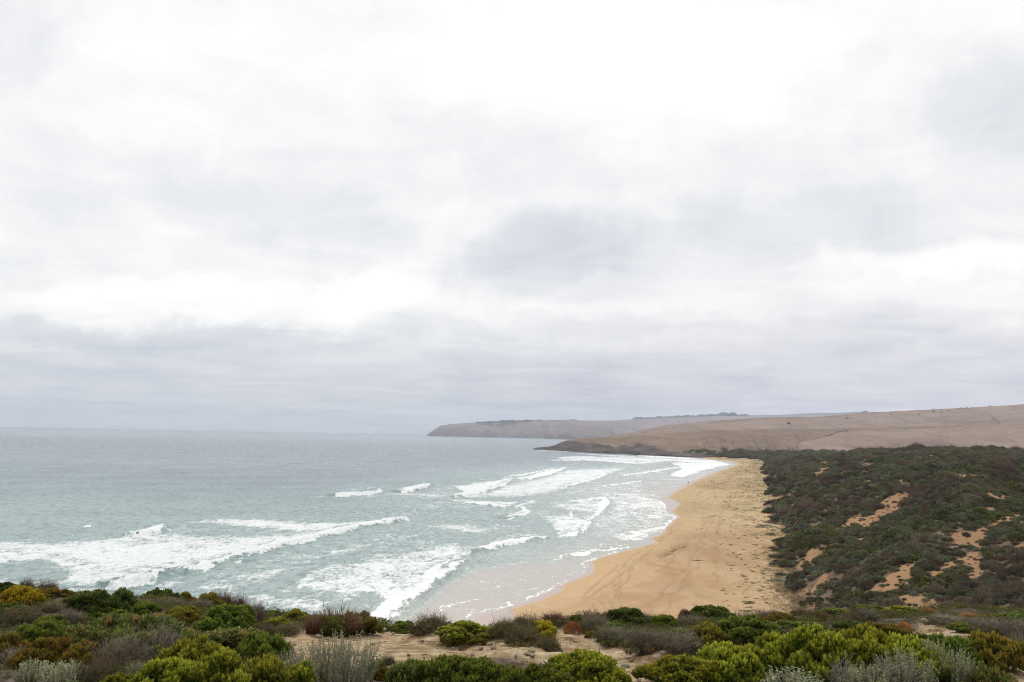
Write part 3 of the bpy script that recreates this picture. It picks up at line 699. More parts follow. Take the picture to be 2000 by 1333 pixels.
def mk_lumps(rng, n, flat=1.0, top=.62):
    L = [(0, 0, .12, .30)]
    for i in range(n):
        a = rng.uniform(0, 2*np.pi); r = rng.uniform(.12, .33); q = rng.uniform(.10, .2)
        L.append((r*math.cos(a), r*math.sin(a), max(.04, (.36-r)*.75*rng.uniform(.6, 1.2)), q))
    return L
def heads(rng, nbig=6, nsub=26, r=(.06, .12), flat=.8):
    """a spreading crown made of many separate leafy heads of uneven height"""
    big = [(0, 0, .06, .27)]
    for i in range(nbig):
        a = rng.uniform(0, 2*np.pi); q = rng.uniform(.14, .34); big.append((q*math.cos(a), q*math.sin(a), rng.uniform(-.02, .10), rng.uniform(.12, .21)))
    p, n = dome_points(rng, nsub*4, big); out = []
    for i in range(len(p)):
        rr_ = rng.uniform(*r)
        if all(np.linalg.norm(p[i]-np.array(o[:3])) > (rr_+o[3])*.62 for o in out) and len(out) < nsub:
            out.append((p[i][0], p[i][1], max(.02, p[i][2]*flat*rng.uniform(.8, 1.15)), rr_))
    return out
def finish(name, V, Fq, tip, var, h=None):
    return V, Fq, dict(tip=tip, var=var)
def leafy(seed, nros=900, lpr=9, L=.05, W=.0085, lumps=8, spread=.8):
    rng = np.random.default_rng(seed); lp = heads(rng, 6, int(lumps*3.6))
    p, n = dome_points(rng, nros, lp)
    depth = rng.random(nros)**2*.25
    p = p-n*depth[:, None]*.25
    ax = n*.9+np.array([0,0,.6])+rng.normal(size=n.shape)*.22
    ax, t, b = frames(ax)
    B = np.repeat(p, lpr, 0); AX = np.repeat(ax, lpr, 0); T = np.repeat(t, lpr, 0); Bn = np.repeat(b, lpr, 0)
    lev = np.tile(np.linspace(0, 1, lpr), nros)          # 0 outer old, 1 innermost young
    ang = (1-lev)*spread+.12+rng.normal(size=len(B))*.1; ph = rng.uniform(0, 2*np.pi, len(B))
    d = AX*np.cos(ang)[:, None]+(T*np.cos(ph)[:, None]+Bn*np.sin(ph)[:, None])*np.sin(ang)[:, None]
    base = B+AX*(lev*L*.6)[:, None]
    V, Fq = leaves(base, d, L*rng.uniform(.75, 1.15, len(B)), W*rng.uniform(.8, 1.3, len(B)), rng)
    var = np.repeat(rng.random(nros), lpr)
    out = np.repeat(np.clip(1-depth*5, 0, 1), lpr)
    tip = (lev*.75*out+.25*lev)*np.repeat(np.clip(.10+n[:, 2]*1.05+rng.normal(size=nros)*.15, .05, 1), lpr); tipv = np.repeat(tip, 4); tipv[2::4] = np.minimum(1, tipv[2::4]+.15)  # young colour favours upward-facing heads; shade beneath them is painted in
    return V, Fq, dict(tip=tipv, var=np.repeat(var, 4))
def tubes(paths, radii, sides=3):
    """paths: list of (k,3); radii: list of (k,)"""
    Vs = []; Fs = []; o = 0
    for P, R in zip(paths, radii):
        k = len(P); d = np.gradient(P, axis=0); n, t, b = frames(d)
        a = np.arange(sides)*2*np.pi/sides
        ring = P[:, None]+R[:, None, None]*(t[:, None]*np.cos(a)[None, :, None]+b[:, None]*np.sin(a)[None, :, None])
        Vs.append(ring.reshape(-1, 3))
        i = np.arange(k-1)[:, None]*sides; j = np.arange(sides)[None]; j2 = (j+1) % sides
        Fs.append((np.stack([i+j, i+j2, i+sides+j2, i+sides+j], -1)+o).reshape(-1, 4)); o += k*sides
    return np.concatenate(Vs), np.concatenate(Fs)
def branchset(seed, n=40, r0=.012, reach=.36, h=.40, kink=.05):
    rng = np.random.default_rng(seed); P = []; R = []
    for i in range(n):
        a = rng.uniform(0, 2*np.pi); q = reach*math.sqrt(rng.random()); e = np.array([q*math.cos(a), q*math.sin(a), h*rng.uniform(.45, .95)*(1-(q/.5)**2*.6)])
        b = np.array([e[0]*.15, e[1]*.15, -.03]); tt = np.linspace(0, 1, 5)[:, None]
        p = b+(e-b)*tt; p[:, 2] += .06*np.sin(np.pi*tt[:, 0])*(-1 if q > .2 else 1); p[1:] += rng.normal(size=(4, 3))*kink*.4
        P.append(p); R.append(np.linspace(r0, r0*.3, 5))
    V, Fq = tubes(P, R); return V, Fq, dict(tip=np.zeros(len(V)), var=np.repeat(rng.random(n), 15))
def twiggy(seed, n=150, sub=5, h=.5, r=.004, spread=.42, fine=1.0, curl=0):
    """bare branching twigs"""
    rng = np.random.default_rng(seed); P = []; R = []; va = []
    for i in range(n):
        a = rng.uniform(0, 2*np.pi); q = spread*math.sqrt(rng.random())
        e = np.array([q*math.cos(a), q*math.sin(a), h*rng.uniform(.6, 1.0)*math.sqrt(max(.05, 1-(q/.55)**2))]); b = np.array([e[0]*.72+rng.normal()*.05, e[1]*.72+rng.normal()*.05, 0])
        tt = np.linspace(0, 1, 5)[:, None]; p = b+(e-b)*tt; p[1:] += rng.normal(size=(4, 3))*.042
        if curl: p[:, :2] += (np.sin(tt*2.2)*curl*rng.uniform(.5, 1.3))*np.array([[1, .3]])
        P.append(p); R.append(np.linspace(r, r*.4, 5)); v = rng.random(); va.append(v)
        for k in range(sub):
            s0 = p[rng.integers(1, 5)]; d = (p[-1]-p[0]); d = d/np.linalg.norm(d)+rng.normal(size=3)*.65; d[2] = abs(d[2])*.8+.15
            ln = rng.uniform(.05, .14)*fine; t2 = np.linspace(0, 1, 3)[:, None]
            p2 = s0+d*ln*t2; p2[1:] += rng.normal(size=(2, 3))*.008
            P.append(p2); R.append(np.linspace(r*.6, r*.3, 3)); va.append(v)
    V, Fq = tubes(P, R)
    var = np.concatenate([np.full(len(p)*3, v) for p, v in zip(P, va)])
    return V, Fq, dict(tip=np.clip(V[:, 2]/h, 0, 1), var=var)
def small_leaves(seed, N=2500, L=.022, W=.006, up=.4, lumps=7, shell=.35, hd=0):
    rng = np.random.default_rng(seed); p, n = dome_points(rng, N, heads(rng, 5, hd, (.07, .14)) if hd else mk_lumps(rng, lumps)); p = p-n*(rng.random(N)**1.5*shell*.4)[:, None]
    d = n+rng.normal(size=n.shape)*.6+np.array([0,0,up])
    V, Fq = leaves(p, d, L*rng.uniform(.6, 1.3, N), W*rng.uniform(.7, 1.3, N), rng)
    return V, Fq, dict(tip=np.repeat(rng.random(N), 4), var=np.repeat(vnoise(p[:, 0]*9, p[:, 1]*9+p[:, 2]*5, seed), 4))
def spikes(seed, n=130, per=46, h=.62, L=.024, W=.0085, spread=.40, lean=.25):
    """upright wands thickly set with small pale leaves; returns stems and leaves"""
    rng = np.random.default_rng(seed); P = []; R = []; B = []; D = []; va = []
    for i in range(n):
        a = rng.uniform(0, 2*np.pi); q = spread*math.sqrt(rng.random()); hh = h*rng.uniform(.55, 1)*(1-(q/.5)**2*.45)
        b = np.array([q*.6*math.cos(a), q*.6*math.sin(a), 0]); e = b+np.array([math.cos(a)*lean*q, math.sin(a)*lean*q, hh])+rng.normal(size=3)*.03
        tt = np.linspace(0, 1, 5)[:, None]; p = b+(e-b)*tt; p[1:-1] += rng.normal(size=(3, 3))*.012
        P.append(p); R.append(np.linspace(.005, .002, 5))
        s = rng.uniform(.25, 1.02, per); pp = b+(e-b)*s[:, None]+rng.normal(size=(per, 3))*.004
        B.append(pp); d = rng.normal(size=(per, 3)); d[:, 2] = np.abs(d[:, 2])*.5+.7; D.append(d); va.append(np.full(per, rng.random()))
    V, Fq = tubes(P, R); B = np.concatenate(B); D = np.concatenate(D); va = np.concatenate(va)
    V2, F2 = leaves(B, D, L*rng.uniform(.7, 1.3, len(B)), W*rng.uniform(.7, 1.2, len(B)), rng)
    return (V, Fq, dict(tip=V[:, 2]/h, var=np.full(len(V), .5))), (V2, F2, dict(tip=np.clip(np.repeat(B[:, 2], 4)/h, 0, 1), var=np.repeat(va, 4)))
def blades(seed, n=420, h=.55, w=.006, spread=.36, arch=.28, seg=4):
    rng = np.random.default_rng(seed); Vs = []; Fs = []; tp = []; va = []; o = 0
    a = rng.uniform(0, 2*np.pi, n); q = spread*np.sqrt(rng.random(n)); hh = h*rng.uniform(.5, 1, n); al = a+rng.normal(size=n)*.5; ar = arch*rng.uniform(.2, 1.3, n)
    t = np.linspace(0, 1, seg)
    x = q[:, None]*np.cos(a)[:, None]*.6+np.cos(al)[:, None]*ar[:, None]*t**2; y = q[:, None]*np.sin(a)[:, None]*.6+np.sin(al)[:, None]*ar[:, None]*t**2
    z = hh[:, None]*(t-.25*t**3*ar[:, None]/max(arch, .01)); P = np.stack([x, y, z], -1)
    b = rng.uniform(0, np.pi, n); s = np.stack([np.cos(b), np.sin(b), b*0], -1)[:, None]*(w*(1-t*.85))[None, :, None]
    V = np.stack([P-s, P+s], 2).reshape(-1, 3)
    i = np.arange(n)[:, None]*seg*2+np.arange(seg-1)[None]*2
    Fq = np.stack([i, i+1, i+3, i+2], -1).reshape(-1, 4)
    return V, Fq, dict(tip=np.tile(np.repeat(t, 2), n), var=np.repeat(rng.random(n), seg*2))
def M(name, tpl, mat=None):
    return mesh_np(name, tpl[0], tpl[1], mat, smooth=False, attrs=tpl[2])
def join(parts):
    V = []; Fq = []; A = {}; o = 0
    for v, fq, a in parts:
        V.append(v); Fq.append(fq+o); o += len(v)
        for k in a: A.setdefault(k, []).append(a[k])
    return np.concatenate(V), np.concatenate(Fq), {k: np.concatenate(x) for k, x in A.items()}

PAL = {
 'bright': leaf_mat("leaf_bright", (.040,.066,.008), (.40,.395,.036), None, .25, .3),
 'green':  leaf_mat("leaf_green", (.040,.064,.012), (.215,.255,.033), None, .3, .25),
 'dark':   leaf_mat("leaf_dark", (.028,.046,.012), (.14,.175,.030), None, .3, .2),
 'yellow': leaf_mat("leaf_yellow", (.17,.155,.012), (.62,.50,.03), None, .25, .3),
 'olive':  leaf_mat("leaf_olive", (.065,.065,.014), (.29,.245,.035), (.24,.12,.025), .3, .25),
 'ochre':  leaf_mat("leaf_ochre", (.06,.065,.012), (.31,.245,.035), (.28,.14,.03), .3, .25),
 'upright':leaf_mat("leaf_upright", (.040,.072,.015), (.19,.24,.05), (.26,.15,.05), .3, .3),
 'silver': leaf_mat("leaf_silver", (.14,.155,.075), (.37,.385,.225), None, .25, .2),
 'sage':   leaf_mat("leaf_sage", (.10,.110,.050), (.275,.285,.150), None, .25, .2),
 'orange': leaf_mat("leaf_orange", (.17,.065,.020), (.50,.23,.075), None, .3, .25),
 'brown':  leaf_mat("leaf_brown", (.058,.050,.026), (.155,.130,.068), (.18,.09,.04), .35, .15),
 'greybrown': leaf_mat("leaf_greybrown", (.078,.066,.048), (.21,.178,.130), None, .35, .1),
 'purple': leaf_mat("leaf_purple", (.070,.056,.044), (.185,.150,.115), None, .3, .1),
 'rust':   leaf_mat("leaf_rust", (.055,.030,.018), (.17,.088,.045), None, .35, .15),
 'heath': leaf_mat("leaf_heath", (.062,.054,.026), (.185,.160,.070), (.20,.12,.05), .35, .15),
 'heathgreen': leaf_mat("leaf_heathgreen", (.050,.058,.022), (.160,.175,.055), (.16,.10,.05), .35, .15),
 'wood':   leaf_mat("wood_bark", (.075,.060,.050), (.16,.135,.115), None, .3, 0),
 'deadwood': leaf_mat("wood_grey", (.12,.10,.085), (.25,.215,.18), None, .25, 0),
}
LEAFY = [M("foliage_leafy", leafy(300+i, 1300, 9, .058, .010, 6)) for i in range(5)]
LEAFYF = [M("foliage_leafy_fine", leafy(330+i, 2300, 10, .044, .0078, 9)) for i in range(4)]
BR = [M("branches_bush", branchset(400+i), PAL['wood']) for i in range(2)]
UPR = [M("foliage_upright", leafy(350+i, 800, 8, .12, .013, 5, .45)) for i in range(2)]
TWIG = [M("branches_twiggy", twiggy(420+i, 210, 7, .42, .0042)) for i in range(3)]
TWL = [M("foliage_dry", small_leaves(430+i, 3200, .044, .0095, hd=22)) for i in range(2)]
BARE = [M("branches_bare", twiggy(440+i, 90, 5, .75, .0055, .36, 1.3, .10)) for i in range(2)]
SP = [spikes(450+i) for i in range(3)]; SPS = [M("stems_wand", a) for a, b in SP]; SPL = [M("foliage_wand", b) for a, b in SP]
SPF = [spikes(460+i, 230, 40, .62, .016, .0045, .46) for i in range(2)]; SPFS = [M("stems_wand_fine", a) for a, b in SPF]; SPFL = [M("foliage_wand_fine", b) for a, b in SPF]
TUS = [M("blades_tussock", blades(470+i, 520)) for i in range(2)]
TUSH = [M("seed_heads", leaves_t) for leaves_t in [(lambda v: v)((lambda b: b)(blades(480, 60, .72, .011, .3, .12)))]]
GR = [M("blades_grass", blades(490+i, 380, .45, .0035, .45, .12)) for i in range(2)]
DOMEM = [M("foliage_dome", small_leaves(495, 5200, .030, .007, .2, 3, .25))]
def heights(me):
    c = np.empty(len(me.vertices)*3, np.float32); me.vertices.foreach_get('co', c); c = c.reshape(-1, 3)
    return float(np.percentile(c[:, 2], 99.3)), float(np.percentile(np.abs(c[:, :2]), 98.5)*2)
HW = {}
def mat_obj(name, me, mat, parent):
    o = bpy.data.objects.new(name, me); COL.objects.link(o); o.parent = parent
    if not me.materials: me.materials.append(mat)
    o.material_slots[0].link = 'OBJECT'; o.material_slots[0].material = mat
    return o
_cnt = [0]
def shrub(kind, pal, cx, base, top, wpx, label, cat='shrub', group='shrubs on the cliff top', name='shrub'):
    i = _cnt[0]; _cnt[0] += 1
    X, Y, Z = place(cx, base-4)
    w = wpx*Y/F*(1.13 if kind in ('leafy','fine','upright') else 1.08); hgt = max(.08, (base-top)*Y/F)
    Yc = Y+w*.22; Z = float(fg_h(np.array(X*Yc/Y), np.array(Yc))); X = X*Yc/Y
    hgt = max(.08, (CH+uv(cx, top)[1]*(Yc+.13*w))-Z+.02)
    root = bpy.data.objects.new(name, None); COL.objects.link(root); root.location = (X, Yc, Z-.02)
    root.rotation_euler = (0, 0, random.uniform(0, 6.28)); root.empty_display_size = .1
    root['label'] = label; root['category'] = cat; root['group'] = group
    if kind == 'leafy': main = LEAFY[i % 5]; P = [('foliage', main, PAL[pal]), ('branches', BR[i % 2], PAL['wood'])]
    elif kind == 'fine': main = LEAFYF[i % 4]; P = [('foliage', main, PAL[pal]), ('branches', BR[i % 2], PAL['wood'])]
    elif kind == 'upright': main = UPR[i % 2]; P = [('foliage', main, PAL[pal]), ('branches', BR[i % 2], PAL['wood'])]
    elif kind == 'twiggy': main = TWL[i % 2]; P = [('branches', TWIG[i % 3], PAL[pal]), ('foliage', main, PAL['heath' if i % 3 else 'heathgreen'])]
    elif kind == 'bare': main = BARE[i % 2]; P = [('branches', main, PAL['deadwood'])]
    elif kind == 'silver': main = SPL[i % 3]; P = [('foliage', main, PAL[pal]), ('stems', SPS[i % 3], PAL['deadwood'])]
    elif kind == 'silverfine': main = SPFL[i % 2]; P = [('foliage', main, PAL[pal]), ('stems', SPFS[i % 2], PAL['deadwood'])]
    elif kind == 'tussock': main = TUS[i % 2]; P = [('blades', main, PAL[pal]), ('seed_heads', TUSH[0], PAL['brown'])]
    elif kind == 'grass': main = GR[i % 2]; P = [('blades', main, PAL[pal])]
    elif kind == 'dome': main = DOMEM[0]; P = [('foliage', main, PAL[pal]), ('branches', BR[i % 2], PAL['wood'])]
    if main.name not in HW: HW[main.name] = heights(main)
    hh, ww = HW[main.name]
    sx = max(w/ww, hgt/hh/(1.35 if kind in ('leafy','fine','upright') else 2.4)); hgt *= .86 if kind == 'twiggy' else 1.0; root.scale = (sx, sx*(1.0 if w < 1.2 else .85), hgt/hh)
    for nm, me, mt in P: mat_obj(nm, me, mt, root)
    return root
L_ = [
 # kind, palette, cx, base, top, width, label
 ('leafy','dark',10,1162,1137,50,"dark green shrub cut by the left edge of the picture, on the skyline"),
 ('twiggy','brown',50,1156,1134,32,"small round maroon-brown twiggy shrub on the skyline above the yellow shrub"),
 ('twiggy','brown',88,1166,1139,50,"low maroon-brown twiggy shrub on the skyline, second brown one from the left"),
 ('fine','yellow',34,1188,1145,70,"domed bright yellow shrub near the left edge"),
 ('leafy','olive',92,1174,1149,66,"orange-tinged olive shrub just right of the bright yellow shrub"),
 ('leafy','green',22,1198,1176,60,"low green shrub in front of the bright yellow shrub"),
 ('leafy','dark',170,1202,1154,88,"broad dark green shrub on the left skyline"),
 ('leafy','dark',232,1198,1153,76,"dark green shrub with lumpy crown, right half of the broad clump on the left skyline"),
 ('leafy','green',274,1200,1176,60,"low mid-green shrub right of the broad dark clump"),
 ('leafy','dark',312,1172,1150,68,"flat-topped dark green shrub on the skyline above the surf"),
 ('leafy','olive',362,1174,1157,48,"olive shrub on the skyline right of the flat-topped dark one"),
 ('leafy','olive',405,1180,1159,46,"olive shrub with orange leaves on the skyline before the brown thicket"),
 ('twiggy','rust',432,1184,1162,46,"red-brown twiggy thicket on the skyline, its left half"),
 ('twiggy','rust',466,1194,1168,42,"red-brown twiggy thicket falling to the right on the skyline"),
 ('fine','green',437,1243,1183,108,"rounded fresh green shrub standing below the red-brown thicket"),
 ('twiggy','brown',330,1192,1170,70,"wide grey-brown twiggy shrub between the dark clump and the rounded green shrub"),
 ('twiggy','greybrown',388,1198,1174,50,"grey-brown twiggy shrub touching the rounded green shrub on its left"),
 ('twiggy','greybrown',132,1232,1196,62,"grey dry twiggy shrub left of the upright green thicket"),
 ('twiggy','brown',34,1222,1189,80,"brown dry twiggy shrub at the left edge below the yellow shrub"),
 ('twiggy','brown',95,1200,1180,60,"small brown twiggy shrub under the orange-tinged olive shrub"),
 ('fine','green',190,1222,1186,112,"low spreading green shrub in front of the broad dark clump"),
 ('upright','upright',215,1262,1204,110,"thicket of upright green leaves, left part"),
 ('upright','upright',300,1262,1200,120,"thicket of upright green leaves behind the bare grey twigs"),
 ('upright','upright',150,1268,1222,90,"upright green-leaved shrub left of the thicket, above the purple-grey twigs"),
 ('leafy','green',100,1240,1204,80,"green shrub on the left between the dry brown shrub and the upright thicket"),
 ('leafy','bright',128,1262,1228,60,"small yellow-green shrub above the olive-yellow pair at lower left"),
 ('upright','upright',262,1290,1236,90,"upright green shrub in front of the thicket, above the grey-brown twigs"),
 ('leafy','green',480,1250,1216,60,"green shrub between the rounded green one and the bare ground"),
 ('leafy','olive',350,1225,1186,60,"olive shrub left of the rounded fresh green one, behind the twig fan"),
 ('leafy','green',1000,1244,1222,50,"low green shrub between the brown skyline shrubs right of centre"),
 ('leafy','olive',1170,1250,1224,40,"small olive shrub right of the orange dead one"),
 ('leafy','green',1345,1262,1232,54,"low green shrub just left of the ochre-green clump"),
 ('leafy','olive',1500,1236,1206,60,"olive-green shrub right of the wide clump, before the purple-brown grass"),
 ('leafy','green',1890,1240,1218,70,"low green shrub behind the large mid-green one at the right"),
 ('leafy','green',75,1266,1216,110,"green shrub with yellowish tips at the left, above the olive one"),
 ('leafy','olive',14,1300,1238,70,"dark olive shrub at the left edge low in the picture"),
 ('fine','olive',80,1314,1246,98,"olive-yellow shrub with bare stems showing, lower left"),
 ('fine','olive',158,1316,1257,78,"olive-yellow shrub right of its bare-stemmed neighbour, lower left"),
 ('bare','wood',32,1310,1262,70,"leafless curved grey stems at the lower left edge"),
 ('silver','silver',60,1352,1288,52,"pale silver-leaved saltbush in the bottom left corner"),
 ('silver','silver',122,1356,1292,76,"wider silver-leaved saltbush in the bottom left, right one of two"),
 ('twiggy','greybrown',238,1326,1252,120,"large purple-grey twiggy shrub in the lower left"),
 ('twiggy','brown',190,1350,1294,80,"low purple-grey twigs beside the silver saltbushes"),
 ('bare','wood',312,1290,1208,84,"fan of bare silvery-grey curved twigs over green leaves"),
 ('upright','upright',440,1284,1226,140,"upright green shrub below the rounded green shrub"),
 ('upright','upright',370,1278,1232,90,"upright green shrub right of the fan of bare twigs"),
 ('silver','sage',270,1345,1292,46,"small sage-grey shrub left of the bright yellow-green mass"),
 ('leafy','bright',228,1352,1316,34,"small tuft of yellow-green leaves at the bottom edge, left of the sage shrub"),
 ('leafy','bright',335,1372,1282,115,"bright yellow-green shrub at the bottom, left part of the mass"),
 ('leafy','bright',385,1330,1252,60,"yellow-green shrub behind the bright mass, ochre tips"),
 ('leafy','bright',430,1374,1270,125,"bright yellow-green shrub at the bottom, middle of the mass"),
 ('leafy','bright',510,1374,1284,110,"bright yellow-green shrub at the bottom, right part of the mass"),
 ('leafy','bright',578,1368,1300,46,"narrow yellow-green shrub in front of the big grey-green saltbush"),
 ('twiggy','purple',500,1222,1183,46,"grey-purple twiggy shrub on the skyline left of the yellow-green pair"),
 ('leafy','green',533,1208,1193,50,"small green shrub on the skyline behind the yellow-green pair"),
 ('leafy','bright',576,1222,1190,52,"yellow-green shrub on the skyline left of the spiky tussock"),
 ('leafy','bright',538,1232,1206,50,"lower yellow-green shrub left of the spiky tussock"),
 ('twiggy','brown',560,1248,1220,60,"brown dry twiggy shrub under the yellow-green pair"),
 ('twiggy','brown',512,1262,1222,50,"brown twiggy shrub at the left end of the bare ground"),
 ('leafy','green',505,1300,1238,60,"green shrub at the left edge of the bare ground"),
 ('tussock','rust',655,1250,1184,118,"tall spiky dark brown tussock on the skyline"),
 ('tussock','rust',612,1246,1200,50,"smaller brown tussock left of the tall spiky one"),
 ('leafy','olive',700,1244,1196,54,"olive shrub leaning on the right side of the tall spiky tussock"),
 ('leafy','green',650,1246,1204,56,"green shrub growing through the tall spiky tussock"),
 ('silverfine','sage',655,1356,1238,148,"large grey-green saltbush of upright wands at the bottom"),
 ('silverfine','silver',562,1345,1270,56,"wispy pale saltbush left of the large grey-green one"),
 ('leafy','green',742,1234,1219,50,"low green shrub on the skyline just right of the tall tussock"),
 ('leafy','green',786,1236,1214,64,"low green shrub on the skyline where the surf meets the sand"),
 ('twiggy','brown',842,1240,1204,78,"brown grassy twiggy shrub on the skyline below the wet sand"),
 ('twiggy','brown',815,1246,1222,40,"small brown twiggy shrub in front of the skyline, by stones"),
 ('leafy','bright',912,1254,1213,104,"broad yellow-green shrub on the skyline below the wet sand"),
 ('leafy','olive',888,1262,1228,50,"ochre-tinged shrub in front of the broad yellow-green one, left"),
 ('leafy','olive',926,1268,1240,54,"ochre-tinged shrub in front of the broad yellow-green one, right"),
 ('twiggy','brown',985,1252,1212,56,"brown twiggy shrub on the skyline right of the broad yellow-green one"),
 ('grass','brown',905,1276,1259,22,"small tan dome of dead grass on the bare ground"),
 ('leafy','olive',738,1332,1291,50,"olive-green shrub right of the large grey-green saltbush"),
 ('twiggy','greybrown',757,1304,1286,28,"grey-brown dry tuft behind the olive-green shrub on bare ground"),
 ('upright','upright',800,1336,1288,72,"green and ochre upright-leaved shrub at the bottom centre"),
 ('tussock','orange',826,1332,1298,26,"pale orange dead leaves at the foot of the green and ochre shrub"),
 ('fine','green',878,1356,1283,82,"dark green shrub at the bottom centre with twiggy left side"),
 ('fine','green',945,1360,1286,100,"fresh green shrub at the bottom centre beside the dark one"),
 ('leafy','green',1000,1358,1304,70,"green shrub joining the centre clump to the domed one at the bottom"),
 ('twiggy','brown',1030,1242,1205,66,"brown twiggy shrub on the skyline above the yellow-olive one"),
 ('twiggy','rust',1083,1224,1199,60,"dark red-brown twiggy shrub on the skyline"),
 ('leafy','dark',1128,1222,1202,26,"small dark green shrub on the skyline above the orange one"),
 ('leafy','bright',1082,1226,1212,30,"small yellow-green shrub under the dark red-brown one"),
 ('leafy','yellow',1062,1254,1213,50,"yellow-olive shrub left of the orange dead one"),
 ('twiggy','brown',1072,1278,1246,48,"brown twiggy shrub in front of the yellow-olive one"),
 ('twiggy','brown',1020,1262,1226,70,"dull brown twiggy shrub left of the yellow-olive one"),
 ('dome','orange',1118,1241,1214,40,"bright orange dead shrub on the bare ground"),
 ('twiggy','greybrown',1160,1244,1206,56,"grey-brown grassy shrub between the orange one and the dark green dome"),
 ('leafy','dark',1222,1222,1187,74,"neat dark green domed shrub against the sand"),
 ('leafy','green',1205,1232,1214,70,"low green shrub in front of the dark green dome"),
 ('leafy','green',1296,1230,1200,44,"low green shrub left of the brown boulder-shaped one"),
 ('twiggy','greybrown',1258,1222,1200,40,"thin grey-brown shrub right of the dark green dome"),
 ('dome','rust',1337,1216,1190,30,"brown boulder-shaped shrub on the skyline against the sand"),
 ('leafy','dark',1393,1216,1184,92,"wide dark green domed shrub right of the brown boulder-shaped one"),
 ('twiggy','greybrown',1350,1224,1204,60,"grey-brown twiggy shrub under the brown boulder-shaped one"),
 ('grass','purple',1462,1214,1185,60,"thin purple-brown grass on the skyline right of the wide dome"),
 ('grass','purple',1500,1216,1186,50,"purple-brown grass on the skyline nearest the foot of the dunes"),
 ('fine','olive',1385,1262,1218,80,"ochre-green shrub, left part of the wide clump right of centre"),
 ('fine','green',1455,1262,1205,115,"large green shrub, right part of the wide clump right of centre"),
 ('twiggy','greybrown',1200,1266,1228,74,"grey-brown twig mass in front of the dark green dome"),
 ('twiggy','purple',1262,1284,1234,84,"purple-brown twig mass at the middle of the right centre"),
 ('twiggy','greybrown',1328,1288,1240,86,"grey-brown twig mass left of the big bright hedge"),
 ('leafy','green',1242,1256,1232,46,"small green shrub among the grey-brown twigs"),
 ('upright','upright',1186,1266,1246,30,"tiny green shrub at the edge of the bare stony ground"),
 ('leafy','green',1315,1250,1230,36,"small green shrub in the twigs under the brown boulder-shaped one"),
 ('fine','bright',1150,1358,1270,150,"big domed yellow-green shrub at the bottom right of centre"),
 ('fine','green',1066,1366,1300,100,"green shrub left of and lower than the big domed one"),
 ('fine','bright',1330,1338,1281,140,"bright hedge of yellow-green leaves, its low left end"),
 ('fine','bright',1425,1345,1260,165,"bright yellow-green hedge, second lobe from the left"),
 ('fine','bright',1520,1346,1238,175,"bright yellow-green hedge, its tall middle"),
 ('fine','bright',1612,1346,1229,165,"bright yellow-green hedge, its highest lobe"),
 ('fine','bright',1694,1344,1227,150,"bright yellow-green hedge, second lobe from the right"),
 ('fine','bright',1762,1338,1242,90,"bright yellow-green hedge, narrow right lobe"),
 ('leafy','bright',1796,1340,1266,50,"yellow-green shrub ending the hedge on the right"),
 ('fine','green',1862,1325,1242,96,"large mid-green shrub at the right, left half"),
 ('fine','ochre',1935,1325,1238,110,"large green shrub with ochre crown at the far right"),
 ('dome','orange',1815,1206,1187,28,"small orange shrub at the end of the green strip, foot of the dunes"),
 ('dome','orange',1896,1215,1197,52,"orange shrub at the right, left one of two side by side"),
 ('dome','ochre',1938,1217,1198,44,"orange-ochre shrub at the right, right one of two side by side"),
 ('dome','orange',1766,1242,1215,36,"orange-red shrub just above the bright hedge"),
 ('leafy','green',1640,1206,1188,70,"low green shrub, left end of the green strip at the foot of the dunes"),
 ('leafy','green',1705,1206,1184,80,"low green shrub, middle of the green strip at the foot of the dunes"),
 ('leafy','bright',1770,1204,1184,84,"low yellow-green shrub, right end of the green strip at the foot of the dunes"),
 ('leafy','olive',1528,1226,1198,64,"olive shrub right of the purple-brown grass"),
 ('leafy','green',1566,1236,1213,90,"low green shrub behind the bright hedge, left"),
 ('tussock','rust',1606,1219,1193,30,"rounded red-brown tussock, left one of two at the foot of the dunes"),
 ('tussock','rust',1652,1219,1196,26,"rounded red-brown tussock, right one of two at the foot of the dunes"),
 ('twiggy','purple',1690,1216,1192,56,"purple-brown twiggy shrub right of the two tussocks"),
 ('leafy','dark',1665,1250,1214,80,"dark olive-green shrub behind the tall middle of the hedge"),
 ('leafy','olive',1725,1248,1216,72,"brown-green shrub left of the orange-red one"),
 ('twiggy','greybrown',1850,1226,1206,80,"grey-brown twigs left of and under the orange pair"),
 ('twiggy','greybrown',1930,1240,1212,100,"wide grey-brown twigs below the orange pair"),
 ('twiggy','purple',1984,1262,1214,80,"purple-grey twigs at the right edge of the picture"),
 ('twiggy','purple',1990,1300,1245,50,"purple-grey twiggy shrub at the right edge beside the ochre crown"),
 ('leafy','green',1805,1262,1238,50,"small green shrub between the orange-red one and the ochre crown"),
 ('leafy','green',1985,1222,1198,60,"low green shrub at the right edge above the twigs"),
 ('twiggy','brown',1570,1206,1190,50,"brown twiggy shrub at the foot of the dunes, above the low green one"),
 ('silver','silver',1548,1374,1306,110,"silver-leaved saltbush in front of the hedge at the bottom edge"),
 ('bare','wood',1660,1368,1290,80,"bare pale twigs sticking up before the hedge, left group"),
 ('bare','wood',1745,1368,1280,90,"bare pale twigs sticking up before the hedge, right group"),
 ('silver','sage',1770,1366,1270,90,"sage-green wispy shrub among the bare pale twigs"),
 ('silver','sage',1700,1378,1300,90,"brown-grey wispy shrub at the bottom between the bare twigs"),
 ('silver','silver',1830,1345,1252,56,"tall silvery wispy shrub right of the hedge"),
 ('silver','silver',1872,1352,1270,60,"shorter silvery wispy shrub before the large mid-green one"),
 ('upright','upright',1942,1360,1306,70,"fresh green long-leaved plant in the bottom right corner"),
]
